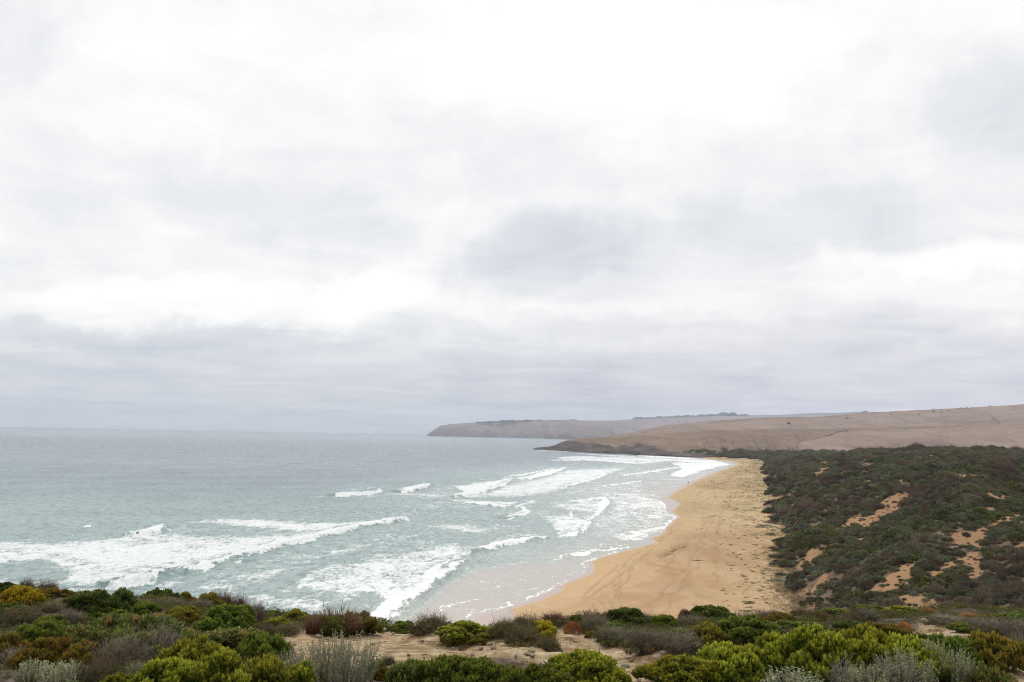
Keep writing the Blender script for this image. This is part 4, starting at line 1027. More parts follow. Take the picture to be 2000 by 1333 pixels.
for k_, pal_, cx_, b_, t_, w_, lb in L_:
    nm = {'tussock':'tussock','grass':'grass_tuft','silver':'saltbush','silverfine':'saltbush','twiggy':'twiggy_shrub','bare':'dead_shrub'}.get(k_, 'shrub')
    ct = {'tussock':'tussock','grass':'grass tuft'}.get(k_, 'shrub')
    shrub(k_, pal_, cx_, b_, t_, w_, lb, cat=ct, name=nm)

# low dry growth that fills the ground between the shrubs: one mass nobody could count
def undergrowth():
    rng = np.random.default_rng(5)
    tufts = [twiggy(600, 16, 4, .5, .007, .42), twiggy(601, 14, 4, .45, .007, .45), blades(602, 34, .5, .010, .4, .25, 3), small_leaves(603, 80, .11, .022, .5, 4), small_leaves(604, 90, .09, .02, .6, 4)]
    Vs = []; Fs = []; tp = []; va = []; o = 0; N = 0; tries = 0
    while N < 7000 and tries < 60000:
        tries += 1
        Y = 3.2+16*math.sqrt(rng.random()); X = rng.uniform(-.92, .92)*Y
        if Y > float(fg_edge(np.array(X/Y)))+1.2: continue
        Z = float(fg_h(np.array(X), np.array(Y))); px, py = proj(X, Y, Z)
        if bare_at(px, py) and rng.random() > .05: continue
        if bare_at(px, py-14) and rng.random() > .4: continue
        v, fq, a = tufts[rng.choice(5, p=[.2,.16,.16,.24,.24])]
        s = rng.uniform(.16, .36)*(.6+Y/22); r = rng.uniform(0, 6.28); c, sn = math.cos(r), math.sin(r)
        w = v*np.array([s, s, s*rng.uniform(.45, .85)]); w = np.stack([w[:, 0]*c-w[:, 1]*sn+X, w[:, 0]*sn+w[:, 1]*c+Y, w[:, 2]+Z-.01], 1)
        Vs.append(w); Fs.append(fq+o); o += len(v); tp.append(a['tip'])
        patch = float(vnoise(np.array(X*.9), np.array(Y*.9), 700))
        va.append(np.full(len(v), np.clip(patch*.8+rng.random()*.35-.1, 0, 1))); N += 1
    t = NT("undergrowth_leaf"); v_ = t.attr('var')
    c = t.ramp(v_, [(0,(.115,.095,.05)),(.18,(.17,.145,.09)),(.32,(.10,.085,.04)),(.42,(.105,.12,.034)),(.62,(.15,.165,.040)),(.76,(.10,.095,.035)),(.86,(.13,.10,.075)),(.94,(.27,.14,.05)),(1,(.19,.16,.12))])
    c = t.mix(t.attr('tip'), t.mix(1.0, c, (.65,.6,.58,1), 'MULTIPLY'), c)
    mt = t.bsdf(c, .8, .1, trans=.15)
    me = mesh_np("undergrowth", np.concatenate(Vs), np.concatenate(Fs), mt, smooth=False, attrs=dict(tip=np.concatenate(tp), var=np.concatenate(va)))
    link("undergrowth", me, kind='stuff', label="low dry twigs and small leaves covering the ground between shrubs")
undergrowth()

# ------------------------------------------------------------------ stones on the bare ground
def stone_mat():
    t = NT("limestone"); p = t.n('ShaderNodeTexCoord').outputs['Object']
    n = t.noise(p, 3, 6, .65); rnd = t.n('ShaderNodeObjectInfo').outputs['Random']
    c = t.mix(t.remap(n, .35, .65), (.27,.20,.14,1), (.55,.48,.37,1)); c = t.mix(t.math('MULTIPLY', rnd, .5), c, (.25,.17,.12,1))
    return t.bsdf(c, .9, .15, t.bump(n, .7, .2))
SM = stone_mat()
def stone_mesh(seed):
    import bmesh
    bm = bmesh.new(); bmesh.ops.create_icosphere(bm, subdivisions=3, radius=.5)
    rng = np.random.default_rng(seed); pl = rng.normal(size=(9, 3)); pl /= np.linalg.norm(pl, axis=1, keepdims=True); dd = rng.uniform(.26, .42, 9)
    for v in bm.verts:
        c = np.array(v.co)
        for n_, d_ in zip(pl, dd):
            e = c@n_-d_
            if e > 0: c = c-n_*e*.9
        c = c*(1+(.12*(float(fbm(np.array(c[0]*5+c[2]*3), np.array(c[1]*5-c[2]*4), 3, seed))-.5)))
        v.co = c
    me = bpy.data.meshes.new("stone"); bm.to_mesh(me); bm.free(); me.materials.append(SM)
    for p in me.polygons: p.use_smooth = True
    return me
STM = [stone_mesh(i) for i in range(4)]
rs = random.Random(21); n_st = 0
spots = [(735,1228),(748,1233),(726,1237),(762,1228),(955,1262),(965,1268),(938,1256),(1148,1242),(1156,1240),(1298,1281),(1306,1284),(1806,1219),(720,1330),(738,1318),(752,1322),(764,1316),(778,1328),(730,1334),(1990,1318),(1975,1324),(1960,1330),(1220,1303),(1214,1308),(640,1250),(620,1246),(690,1252),(1030,1281),(1040,1284)]
while len(spots) < 80:
    x, y = rs.uniform(520, 1330), rs.uniform(1228, 1335)
    if bare_at(x, y): spots.append((x, y))
for i, (x, y) in enumerate(spots):
    X, Y, Z = place(x, y); s = rs.uniform(4, 13)*Y/F*(1.4 if i < 28 else .8)
    o = bpy.data.objects.new("stone", STM[i % 4]); COL.objects.link(o)
    o.location = (X, Y, Z+s*.12); o.scale = (s*rs.uniform(.8, 1.4), s, s*rs.uniform(.5, .8)); o.rotation_euler = (rs.uniform(-.3, .3), 0, rs.uniform(0, 6))
    o['label'] = "small pale limestone stone lying loose on the bare cliff-top ground"; o['category'] = 'stone'; o['group'] = 'loose stones on the cliff top'

# ------------------------------------------------------------------ scrub on the dunes
def dune_leaf(name, a, b, c3):
    t = NT(name); p = t.pos(); rnd = t.n('ShaderNodeObjectInfo').outputs['Random']
    n = t.noise(p, .045, 3, .6)
    c = t.mix(t.attr('tip'), a, b)
    c = t.mix(t.math('MULTIPLY', t.remap(n, .46, .62), .75), c, c3)
    k = t.math('ADD', t.math('MULTIPLY', rnd, .8), .60); k = t.math('MULTIPLY', k, t.math('ADD', t.math('MULTIPLY', t.attr('var'), .5), .75))
    hs = t.n('ShaderNodeHueSaturation'); t.put(hs.inputs['Color'], c); t.put(hs.inputs['Value'], k)
    t.put(hs.inputs['Hue'], t.math('ADD', t.math('MULTIPLY', t.math('FRACT', t.math('MULTIPLY', rnd, 17.3)), .05), .475))
    return t.bsdf(hs.outputs[0], .75, .15, trans=.12)
DM = [dune_leaf("scrub_greygreen", (.066,.070,.040,1), (.180,.195,.100,1), (.130,.112,.068,1)),
      dune_leaf("scrub_green", (.045,.056,.016,1), (.165,.18,.045,1), (.13,.125,.045,1)),
      dune_leaf("scrub_brown", (.062,.052,.038,1), (.160,.133,.090,1), (.14,.09,.06,1)),
      dune_leaf("scrub_sage", (.090,.097,.060,1), (.235,.243,.155,1), (.15,.14,.10,1))]
DV = [M("scrub_foliage", small_leaves(800, 1900, .07, .020, .5, 9, .3, 22), DM[0]), M("scrub_foliage", small_leaves(801, 1900, .065, .019, .6, 9, .3, 18), DM[1]),
      M("scrub_twigs", join([small_leaves(802, 1300, .065, .014, .5, 8, .4, 20), twiggy(803, 90, 3, .46, .007)]), DM[2]), M("scrub_foliage", small_leaves(804, 1900, .07, .020, .5, 8, .3, 24), DM[3])]
def scrub_points():
    rng = np.random.default_rng(77); out = []
    for (ya, yb, sp) in ((58, 170, 1.15), (170, 330, 1.5), (330, 560, 2.2), (560, 900, 3.2), (900, 1750, 5.5)):
        ys = np.arange(ya, yb, sp); 
        xa, xb = 20, 1.0*yb*.78
        xs = np.arange(xa, xb, sp); X, Y = np.meshgrid(xs, ys); X = X.ravel()+rng.uniform(-.5, .5, X.size)*sp; Y = Y.ravel()+rng.uniform(-.5, .5, Y.size)*sp
        k = (X/Y < .78) & (X/Y > .15); X, Y = X[k], Y[k]
        bh, ds = beach_h(X, Y); dh, dt = dune_h(X, Y); H = bh+np.maximum(dh, 0)
        sm = sand_mask(X, Y, H)
        clump = fbm(X/11, Y/11, 3, 500); keep = (dt > -1+rng.random(X.size)*3) & (sm < -1.5) & (ds > 6)
        keep &= (rng.random(X.size) < np.clip((clump-.30)*8, .45, 1))
        keep &= (rng.random(X.size) < sstep(-2, 14, dt)*.5+.5)
        strag = (sm > -1.5) & (rng.random(X.size) < .34) & (dt > -2)
        k = keep | strag
        X, Y, H, dt, st = X[k], Y[k], H[k], dt[k], strag[k]
        s = sp*rng.uniform(.9, 2.3, X.size)*np.where(fbm(X/6, Y/6, 2, 511) > .52, 1.5, 1.0); s = np.where(st, s*rng.uniform(.14, .5, X.size), s)
        hz = s*rng.uniform(.55, 1.2, X.size)
        kn = fbm(X/13, Y/13, 2, 520)+rng.normal(size=X.size)*.10
        kind = np.where(kn < .40, 2, np.where(kn < .50, 3, np.where(kn < .60, 0, 1)))
        kind = np.where((kind == 1) & (rng.random(X.size) < .45), 0, kind)
        out.append(np.stack([X, Y, H-.06*s, s, hz, kind], 1))
    return np.concatenate(out)
SPN = scrub_points()
# the three hundred that show largest stand as shrubs of their own
px, py = proj(SPN[:, 0], SPN[:, 1], SPN[:, 2]+SPN[:, 4]*.3)
size = SPN[:, 3]*F/SPN[:, 1]
cand = np.nonzero((px > 1500) & (px < 2000) & (py < 1192) & (py > 860) & (SPN[:, 1] < 330))[0]
tt_ = np.linspace(.35, .985, 70)
def seen(i):
    X, Y, Z = SPN[i, 0], SPN[i, 1], SPN[i, 2]+SPN[i, 4]*.35
    xs, ys = X*tt_, Y*tt_; zs = CH+(Z-CH)*tt_
    k = ys > 50
    bh, _ = beach_h(xs[k], ys[k]); dh, _ = dune_h(xs[k], ys[k])
    return not np.any(bh+np.maximum(dh, 0)+.3 > zs[k])
cand = cand[np.argsort(-size[cand])]
pick = []
for i in cand:
    if len(pick) >= 290: break
    if seen(i): pick.append(i)
kinds_ = ["grey-green rounded shrub in the scrub on the dune slope", "fresh green shrub in the scrub on the dune slope", "brown dry shrub in the scrub on the dune slope", "pale sage-grey shrub in the scrub on the dune slope"]
first = {}
def dshrub(X, Y, Z, s, hz, kd, label, group='shrubs on the near dune slope'):
    o = bpy.data.objects.new(['dune_shrub','dune_shrub','dry_shrub','dune_shrub'][kd], DV[kd]); COL.objects.link(o)
    o.location = (X, Y, Z); o.scale = (s, s, hz); o.rotation_euler = (0, 0, random.uniform(0, 6.28))
    o['label'] = label; o['category'] = 'shrub'; o['group'] = group
    first.setdefault(kd, o)
for i in pick:
    X, Y, Z, s, hz, kd = SPN[i]; dshrub(X, Y, Z, s, hz, int(kd), kinds_[int(kd)])
def dune_at(pxx, pyy):
    u, t = uv(pxx, pyy); Y = np.exp(np.linspace(math.log(60), math.log(1700), 1500)); X = u*Y
    bh, _ = beach_h(X, Y); dh, _ = dune_h(X, Y); h = bh+np.maximum(dh, 0); k = np.nonzero(h >= CH+t*Y)[0]
    k = k[0] if len(k) else -1
    return float(X[k]), float(Y[k]), float(h[k])
for (x, y, wp, hp, kd, lb) in [(1693,1143,40,30,3,"large round sage-grey shrub at the edge of the bare sand gully"),(1786,1098,44,18,1,"bright green shrub between two bare sand gullies"),
      (1612,1108,30,20,1,"bright green shrub in the scrub by the upper beach corner"),(1718,1112,36,24,1,"green shrub left of the lower sand gully"),(1975,960,44,24,1,"dark green rounded shrub beside the curved sand track near the right edge")]:
    X, Y, Z = dune_at(x, y); dshrub(X, Y, Z, wp*Y/F*1.1, hp*Y/F*2.0, kd, lb, group=None) if False else dshrub(X, Y, Z, wp*Y/F*1.1, hp*Y/F*1.9, kd, lb)
rest = np.setdiff1d(np.arange(len(SPN)), np.array(pick)); R_ = SPN[rest]
me = bpy.data.meshes.new("dune_scrub"); me.vertices.add(len(R_)); me.vertices.foreach_set("co", np.ascontiguousarray(R_[:, :3], np.float32).ravel())
def pat(n_, ty, data):
    a = me.attributes.new(n_, ty, 'POINT')
    a.data.foreach_set('vector' if ty == 'FLOAT_VECTOR' else 'value', np.ascontiguousarray(data, np.int32 if ty == 'INT' else np.float32).ravel())
pat('scl', 'FLOAT_VECTOR', np.stack([R_[:, 3], R_[:, 3], R_[:, 4]], 1)); pat('rot', 'FLOAT_VECTOR', np.stack([R_[:, 3]*0, R_[:, 3]*0, RNG.uniform(0, 6.28, len(R_))], 1)); pat('idx', 'INT', R_[:, 5])
ng = bpy.data.node_groups.new("scatter_scrub", 'GeometryNodeTree')
ng.interface.new_socket("Geometry", in_out='INPUT', socket_type='NodeSocketGeometry'); ng.interface.new_socket("Geometry", in_out='OUTPUT', socket_type='NodeSocketGeometry')
gi = ng.nodes.new('NodeGroupInput'); go = ng.nodes.new('NodeGroupOutput')
iop = ng.nodes.new('GeometryNodeInstanceOnPoints'); jg = ng.nodes.new('GeometryNodeJoinGeometry')
for kd in (3, 2, 1, 0):
    oi = ng.nodes.new('GeometryNodeObjectInfo'); oi.inputs['Object'].default_value = first[kd]; oi.inputs['As Instance'].default_value = True
    ng.links.new(oi.outputs['Geometry'], jg.inputs[0])
ng.links.new(jg.outputs[0], iop.inputs['Instance']); ng.links.new(gi.outputs[0], iop.inputs['Points'])
iop.inputs['Pick Instance'].default_value = True
def na(n_, ty):
    nd = ng.nodes.new('GeometryNodeInputNamedAttribute'); nd.data_type = ty; nd.inputs['Name'].default_value = n_; return nd.outputs['Attribute']
ng.links.new(na('idx', 'INT'), iop.inputs['Instance Index'])
ng.links.new(na('rot', 'FLOAT_VECTOR'), iop.inputs['Rotation']); ng.links.new(na('scl', 'FLOAT_VECTOR'), iop.inputs['Scale'])
ng.links.new(iop.outputs[0], go.inputs[0])
so_ = link("dune_scrub", me, kind='stuff', label="dense dark grey-green scrub covering the dunes behind the beach")
md = so_.modifiers.new("scatter", 'NODES'); md.node_group = ng
print("scrub", len(SPN), "picked", len(pick))

# ------------------------------------------------------------------ small plants on the upper beach
BP = [M("beach_plant", small_leaves(820, 160, .16, .045, .2, 4), leaf_mat("beach_leaf_green", (.06,.075,.025), (.17,.19,.06), None, .3, .1)),
      M("beach_plant", small_leaves(821, 140, .16, .03, .5, 4), leaf_mat("beach_leaf_brown", (.075,.052,.03), (.17,.12,.065), None, .3, .1)),
      M("beach_plant", small_leaves(822, 160, .15, .035, .4, 4), leaf_mat("beach_leaf_grey", (.10,.115,.07), (.21,.23,.15), None, .3, .1))]
rb = np.random.default_rng(9); n_ = 0; restp = []
for q_ in range(900):
    if n_ < 190:
        y = rb.uniform(1000, 1205); x = 1452-(y-1000)*.0+rb.normal()*22+(rb.random() < .4)*rb.uniform(-90, 70)+ (y-1000)*.04
        lim = 1545 if y > 1100 else 1525
        if x > lim or x < 1330: continue
        if x < 1400 and y < 1120: continue
        if x < 1400 and rb.random() < .6: continue
    else: break
    X, Y, Z = dune_at(x, y)
    kd = 1 if x < 1400 or rb.random() < .2 else (2 if rb.random() < .35 else 0)
    s = rb.uniform(.35, 1.3); o = bpy.data.objects.new('beach_plant', BP[kd]); COL.objects.link(o)
    o.location = (X, Y, Z-.03); o.scale = (s*rb.uniform(.9, 1.7), s, s*.35); o.rotation_euler = (0, 0, rb.uniform(-.5, .5))
    o['label'] = ["small dark green plant growing on the bare upper beach sand", "small dry brown tuft on the bare upper beach sand", "small grey-green plant growing on the bare upper beach sand"][kd]
    o['category'] = 'plant'; o['group'] = 'small plants on the upper beach'; n_ += 1
# mats of creeping growth at the dune foot
for (x, y, wp, hp, kd, lb) in [(1520,1136,46,9,2,"flat grey-green mat of creeping plants on the sand at the dune foot"),(1495,1030,50,9,2,"pale green flat mat on the upper beach, halfway along"),(1516,1012,40,10,1,"brown-green mound of grass at the dune foot, halfway along"),
      (1520,1090,44,14,1,"brownish mound of grass at the dune foot above the grey-green mat"),(1525,1125,26,12,1,"small brown grass mound above the grey-green mat"),(1542,1142,22,10,1,"dark brown grass mound right of the grey-green mat"),(1505,1046,26,8,0,"dark green low plant on sand near the dune foot")]:
    X, Y, Z = dune_at(x, y); o = bpy.data.objects.new('creeping_plant', BP[kd] if kd != 1 else DV[2]); COL.objects.link(o)
    o.location = (X, Y, Z-.05); o.scale = (wp*Y/F, wp*Y/F*.8, hp*Y/F*1.2); o['label'] = lb; o['category'] = 'plant'; o['group'] = 'creeping plants at the dune foot'
# grass and creepers that thicken towards the dunes
rb = np.random.default_rng(19); parts = []; bl = [small_leaves(830, 26, .22, .05, .3, 3), blades(831, 14, .5, .02, .4, .3, 3)]
o_ = 0; Vs = []; Fs = []; tp = []; va = []
Yr = np.exp(rb.uniform(math.log(130), math.log(1500), 11000)); Wt = seg_dist
tx = np.interp(Yr, TOE[::-1][:, 1][np.argsort(TOE[::-1][:, 1])], TOE[::-1][:, 0][np.argsort(TOE[::-1][:, 1])])
Xr = tx-np.abs(rb.normal(size=11000))*np.clip(Yr*.045, 3, 32)*np.where(Yr < 300, .5, 1.0)+2
bh, ds = beach_h(Xr, Yr); dh, dt = dune_h(Xr, Yr)
for X, Y, Z, d_ in zip(Xr, Yr, bh+np.maximum(dh, 0), ds):
    if d_ < 12 or vnoise(np.array(X/7), np.array(Y/14), 3) < .42: continue
    v, fq, a = bl[rb.integers(2)]; s = rb.uniform(.5, 1.2)*(1+Y/700); c, sn = math.cos(Y*7), math.sin(Y*7)
    w_ = v*s*np.array([1, 1, .45]); Vs.append(np.stack([w_[:, 0]*c-w_[:, 1]*sn+X, w_[:, 0]*sn+w_[:, 1]*c+Y, w_[:, 2]+Z-.02], 1)); Fs.append(fq+o_); o_ += len(v); tp.append(a['tip']); va.append(np.full(len(v), rb.random()))
link("dune_grass", mesh_np("dune_grass", np.concatenate(Vs), np.concatenate(Fs), leaf_mat("dune_grass_leaf", (.17,.155,.075), (.30,.275,.145), (.24,.18,.10), .3, .15), smooth=False, attrs=dict(tip=np.concatenate(tp), var=np.concatenate(va))), kind='stuff', label="thin yellow-green grass and creepers along the foot of the dunes")

# seaweed and the berm's debris
sw = leaf_mat("seaweed_brown", (.06,.045,.02), (.12,.09,.04), None, .3, 0)
def wrack(name, pts, n, wdt, label):
    rng = np.random.default_rng(len(pts)*7+n); W = poly_w(pts, 2.3); Vs = []; Fs = []; tp = []; va = []; o = 0; g = small_leaves(840, 40, .3, .08, .1, 3)
    for i in range(n):
        s_ = rng.random()*(len(W)-1); k = int(s_); P = W[k]+(W[min(k+1, len(W)-1)]-W[k])*(s_-k)+rng.normal(size=2)*wdt
        Z = float(beach_h(np.array(P[0]), np.array(P[1]))[0]); s = rng.uniform(.4, 1.0); w_ = g[0]*s*np.array([1, 1, .3])+np.array([P[0], P[1], Z-.03])
        Vs.append(w_); Fs.append(g[1]+o); o += len(w_); tp.append(g[2]['tip']); va.append(g[2]['var'])
    link(name, mesh_np(name, np.concatenate(Vs), np.concatenate(Fs), sw, smooth=False, attrs=dict(tip=np.concatenate(tp), var=np.concatenate(va))), label=label, category='seaweed', group='seaweed on the beach')
wrack("seaweed", [(1362,945),(1375,945.8),(1384,944.5)], 60, .5, "dark line of washed-up seaweed lying near the two walkers")
wrack("seaweed", [(1294,1079),(1306,1072),(1320,1063),(1338,1057)], 40, .35, "brown seaweed strung along the low sand step of the beach")
wrack("seaweed", [(1358,1086),(1368,1087)], 14, .3, "short streak of seaweed on the middle of the beach")

# ------------------------------------------------------------------ bushes and woods on the hills
hb = M("hill_bush", small_leaves(860, 420, .13, .05, .3, 5, .3), dune_leaf("hill_bush_leaf", (.03,.04,.025,1), (.07,.08,.05,1), (.05,.05,.035,1)))
def on_mesh(G, pxx, pyy):
    P, Q = proj(G['X'], G['Y'], G['Z']); d = (P-pxx)**2+((Q-pyy)*3)**2; k = np.unravel_index(np.argmin(d), d.shape)
    return G['X'][k], G['Y'][k], G['Z'][k]
for (x, y, s) in [(1540,828,16),(1636,818,14),(1654,818,12),(1770,811,8),(1778,810,9),(1795,810,9),(1822,805,12),(1838,807,9),(1853,802,9),(1878,798,10),(1888,797,9),(1900,797,9),(1932,793,10),(1740,810,10),(1825,799.5,8)]:
    X, Y, Z = on_mesh(HM, x, y)
    o = bpy.data.objects.new('hill_bush', hb); COL.objects.link(o); o.location = (X, Y, Z-.5); o.scale = (s*1.1, s, s*.9)
    o['label'] = "tiny dark bush dotted on the bare brown hillside"; o['category'] = 'bush'; o['group'] = 'bushes on the brown hillside'
for (x, y, s) in [(1590,858,5),(1600,856,7),(1608,854,6),(1617,851,8),(1626,849,7),(1634,846,9),(1642,844,8),(1650,842,7),(1560,864,5),(1540,869,5)]:
    X, Y, Z = on_mesh(LH, x, y)
    o = bpy.data.objects.new('hill_bush', hb); COL.objects.link(o); o.location = (X, Y, Z-.3); o.scale = (s*3.0, s, s*.38)
    o['label'] = "low dark bush lining the gully between the two brown slopes"; o['category'] = 'bush'; o['group'] = 'bushes along the hillside gully'
tm = dune_leaf("far_tree_leaf", (.035,.042,.038,1), (.06,.07,.06,1), (.05,.055,.048,1))
def wood(label, x0, x1, ys, D, h, n, seed):
    rng = np.random.default_rng(seed); g = small_leaves(870, 70, .3, .11, .3, 4, .2); Vs = []; Fs = []; tp = []; va = []; o = 0
    for i in range(n):
        x = rng.uniform(x0, x1); y = np.interp(x, [p[0] for p in ys], [p[1] for p in ys]); u, t = uv(x, y); Y = D+rng.uniform(-150, 250)
        s = h*rng.uniform(.7, 1.3)*(.6+.8*vnoise(np.array(x/9), np.array(0.), seed)); w_ = g[0]*np.array([s*2.2, s*2.2, s*1.6])+np.array([u*Y, Y, CH+t*Y-s*.3])
        Vs.append(w_); Fs.append(g[1]+o); o += len(w_); tp.append(g[2]['tip']); va.append(g[2]['var'])
    link("distant_wood", mesh_np("distant_wood", np.concatenate(Vs), np.concatenate(Fs), tm, smooth=False, attrs=dict(tip=np.concatenate(tp), var=np.concatenate(va))), kind='stuff', label=label)
wood("dark band of distant trees along the flat top of the far headland", 930, 1125, [(930,826),(1000,823.6),(1125,822)], 11300, 17, 420, 1)
wood("dark band of distant trees along the skyline right of the far headland", 1240, 1460, [(1240,819.5),(1300,816.3),(1400,812.5),(1460,812.5)], 12300, 24, 420, 2)
wood("dark square clump of tall trees on the far skyline", 1406, 1434, [(1406,810.5),(1434,811)], 12000, 32, 60, 3)
wood("small clump of trees at the end of the far skyline", 1682, 1692, [(1682,805.5),(1692,805.5)], 12500, 20, 14, 4)

# ------------------------------------------------------------------ rocks off the headland point
rk = NT("wet_rock"); rkm = rk.bsdf(rk.mix(rk.noise(rk.pos(), .3, 5, .6), (.03,.028,.03,1), (.08,.07,.07,1)), .6, .3)
for i, (x, y, s) in enumerate([(1056,878.6,9),(1064,879.4,7),(1049,878.8,5)]):
    X, Y = ground_pt(x, y); me_ = STM[i].copy(); me_.materials[0] = rkm
    o = bpy.data.objects.new("rock", me_); COL.objects.link(o); o.location = (float(X), float(Y), .5); o.scale = (s*2, s, s*.8)
    o['label'] = ["dark low rock in the white water off the headland point", "dark rock nearest the headland foot at its point", "outermost dark rock off the headland point"][i]; o['category'] = 'rock'; o['group'] = 'rocks off the headland point'

# ------------------------------------------------------------------ people
def flat(name, col, rough=.8):
    t = NT(name); return t.bsdf(t.mix(t.noise(t.n('ShaderNodeTexCoord').outputs['Object'], 20, 3), tuple(c*.9 for c in col)+(1,), col+(1,)), rough, .2)
skin_m = flat("skin", (.42,.26,.19)); hair_m = flat("hair", (.05,.035,.025)); wet_m = flat("wetsuit", (.012,.013,.016), .4)
def skinned(name, verts, edges, radii, mat, parent, root=0, sub=1):
    me = bpy.data.meshes.new(name); me.from_pydata(verts, edges, []); o = bpy.data.objects.new(name, me); COL.objects.link(o)
    if parent: o.parent = parent
    me.materials.append(mat)
    m1 = o.modifiers.new("skin", 'SKIN'); m1.use_smooth_shade = True
    for i, sv in enumerate(me.skin_vertices[0].data):
        r = radii[i]; sv.radius = r if isinstance(r, tuple) else (r, r); sv.use_root = (i == root)
    m2 = o.modifiers.new("subdivision", 'SUBSURF'); m2.levels = sub; m2.render_levels = sub
    return o
def person(loc, rz, pose, top_c, leg_c, label, scale=1.0, bare_legs=False):
    J = dict(pel=(0,0,.95), wai=(0,.01,1.12), che=(0,.0,1.32), nec=(0,.0,1.47), hea=(0,.02,1.60), crn=(0,.02,1.70),
             shl=(-.18,0,1.41), ell=(-.24,-.04,1.14), wrl=(-.24,.08,.92), hal=(-.24,.10,.84), shr=(.18,0,1.41), elr=(.25,-.03,1.14), wrr=(.24,-.10,.92), har=(.24,-.10,.84),
             hpl=(-.10,0,.90), knl=(-.11,.10,.50), anl=(-.11,-.02,.10), tol=(-.11,.14,.04), hpr=(.10,0,.90), knr=(.11,-.02,.50), anr=(.11,-.22,.12), tor=(.11,-.10,.03))
    J.update(pose)
    K = list(J); V = [J[k] for k in K]; I = {k: i for i, k in enumerate(K)}
    E = [('pel','wai'),('wai','che'),('che','nec'),('nec','hea'),('hea','crn'),('che','shl'),('shl','ell'),('ell','wrl'),('wrl','hal'),('che','shr'),('shr','elr'),('elr','wrr'),('wrr','har'),
         ('pel','hpl'),('hpl','knl'),('knl','anl'),('anl','tol'),('pel','hpr'),('hpr','knr'),('knr','anr'),('anr','tor')]
    R = dict(pel=(.15,.11), wai=(.13,.10), che=(.16,.11), nec=.055, hea=(.085,.10), crn=.075, shl=.065, ell=.042, wrl=.03, hal=.035, shr=.065, elr=.042, wrr=.03, har=.035,
             hpl=.09, knl=.058, anl=.04, tol=.035, hpr=.09, knr=.058, anr=.04, tor=.035)
    body = skinned("person", V, [(I[a], I[b]) for a, b in E], [R[k] for k in K], skin_m, None, I['pel'])
    body.location = loc; body.rotation_euler = (0, 0, rz); body.scale = (scale,)*3
    body['label'] = label; body['category'] = 'person'; body['group'] = 'people on the beach and in the water'
    def garment(nm, ks, es, mat, g=.018, root=0):
        ii = {k: i for i, k in enumerate(ks)}
        rad = [tuple(x+g for x in R[k]) if isinstance(R[k], tuple) else (R[k]+g,)*2 for k in ks]
        skinned(nm, [J[k] for k in ks], [(ii[a], ii[b]) for a, b in es], rad, mat, body, root)
    garment("jacket", ['wai','che','shl','ell','wrl','shr','elr','wrr'], [('wai','che'),('che','shl'),('shl','ell'),('ell','wrl'),('che','shr'),('shr','elr'),('elr','wrr')], top_c)
    garment("trousers", ['pel','hpl','knl','anl','hpr','knr','anr'], [('pel','hpl'),('hpl','knl'),('knl','anl'),('pel','hpr'),('hpr','knr'),('knr','anr')], leg_c)
    h = J['hea']; c = J['crn']; skinned("hair", [(h[0], h[1]-.04, h[2]+.03), (c[0], c[1]-.01, c[2]+.02)], [(0, 1)], [.085, .075], hair_m, body)
    return body
dk = flat("dark_cloth", (.03,.035,.05)); rd = flat("red_brown_cloth", (.16,.05,.035)); gy = flat("grey_cloth", (.12,.12,.13)); bl_ = flat("blue_grey_cloth", (.07,.09,.12))
def bz(X, Y): return float(beach_h(np.array(X), np.array(Y))[0])
mirror = dict(knl=(-.11,-.02,.50), anl=(-.11,-.22,.12), tol=(-.11,-.10,.03), knr=(.11,.10,.50), anr=(.11,-.02,.10), tor=(.11,.14,.04))
for (x, y, rz, po, a, b, lb) in [(1389.8,943.0,math.pi,{},rd,dk,"person in a reddish top walking on the beach, left one of the pair"),
                                 (1393.4,943.8,math.pi,mirror,gy,dk,"person in grey walking on the beach, right one of the pair"),
                                 (1344.4,945.6,2.4,{},dk,bl_,"lone person in dark clothes standing at the water's edge")]:
    X, Y = ground_pt(x, y, 1.2); z = bz(float(X), float(Y)); X, Y = ground_pt(x, y, z)
    person((float(X), float(Y), max(z, -.1)-.02), rz, po, a, b, lb, 1.05 if x > 1350 else 1.1)
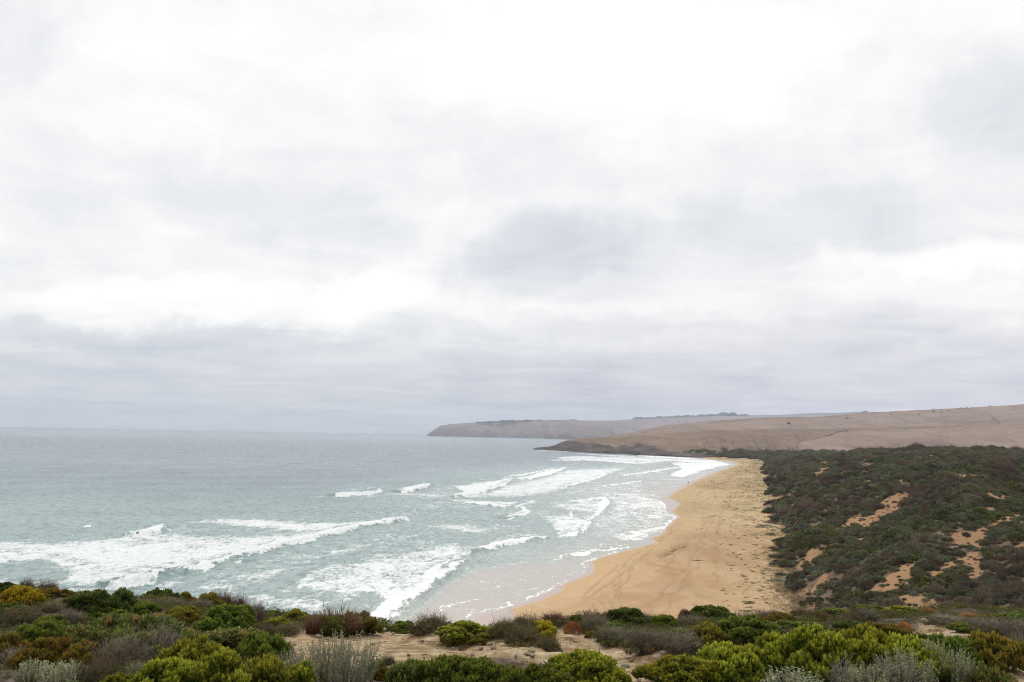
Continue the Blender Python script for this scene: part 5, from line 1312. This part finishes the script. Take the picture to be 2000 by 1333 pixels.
# surfer low on the breaking wave
X, Y = ground_pt(267.5, 1046.5, .6)
pose = dict(pel=(0,0,.42), wai=(0,.12,.52), che=(0,.24,.66), nec=(0,.32,.78), hea=(0,.38,.89), crn=(0,.40,.98), shl=(-.18,.26,.72), ell=(-.38,.36,.62), wrl=(-.52,.48,.62), hal=(-.58,.52,.62),
            shr=(.18,.26,.72), elr=(.36,.14,.62), wrr=(.50,.02,.66), har=(.56,-.02,.66), hpl=(-.10,0,.40), knl=(-.16,.34,.36), anl=(-.12,.16,.05), tol=(-.12,.30,.03), hpr=(.10,0,.40), knr=(.18,.22,.34), anr=(.12,-.16,.05), tor=(.12,-.02,.03))
person((float(X), float(Y), 1.0), -1.9, pose, wet_m, wet_m, "surfer in a black wetsuit crouching low on the breaking wave", 1.15)
import bmesh
bm = bmesh.new(); n = 14
ring = []
for i in range(n+1):
    t_ = i/n; yy = -1.0+2.1*t_; wd = .27*math.sin(math.pi*min(1, t_*.93+.06))**.7; rk_ = .10*max(0, t_-.6)**1.5*2
    ring.append([bm.verts.new((sx*wd, yy, zz+rk_)) for sx, zz in ((-1,0),(-.6,.035),(.6,.035),(1,0),(.6,-.03),(-.6,-.03))])
for a_, b_ in zip(ring, ring[1:]):
    for j in range(6): bm.faces.new((a_[j], a_[(j+1) % 6], b_[(j+1) % 6], b_[j]))
bm.faces.new(ring[0]); bm.faces.new(ring[-1][::-1]); bmesh.ops.recalc_face_normals(bm, faces=bm.faces)
me = bpy.data.meshes.new("surfboard"); bm.to_mesh(me); bm.free(); me.materials.append(flat("board_paint", (.75,.74,.70), .3))
o = bpy.data.objects.new("surfboard", me); COL.objects.link(o); o.location = (float(X), float(Y), .97); o.rotation_euler = (.05, 0, -1.9); o['label'] = "short white surfboard under the crouching surfer"; o['category'] = 'surfboard'

#FGEND

# ------------------------------------------------------------------ render settings
S.render.engine = 'CYCLES'
S.cycles.use_denoising = True; S.cycles.denoiser = 'OPENIMAGEDENOISE'; S.cycles.denoising_input_passes = 'RGB_ALBEDO_NORMAL'; S.cycles.denoising_prefilter = 'NONE'; S.cycles.sample_clamp_indirect = 4; S.cycles.caustics_reflective = False; S.cycles.filter_width = 1.1
S.cycles.max_bounces = 6; S.cycles.diffuse_bounces = 3; S.cycles.volume_bounces = 0; S.cycles.transparent_max_bounces = 6
S.cycles.volume_max_steps = 32
S.view_settings.view_transform = 'Standard'; S.view_settings.look = 'None'; S.view_settings.gamma = 1; S.view_settings.exposure = 0
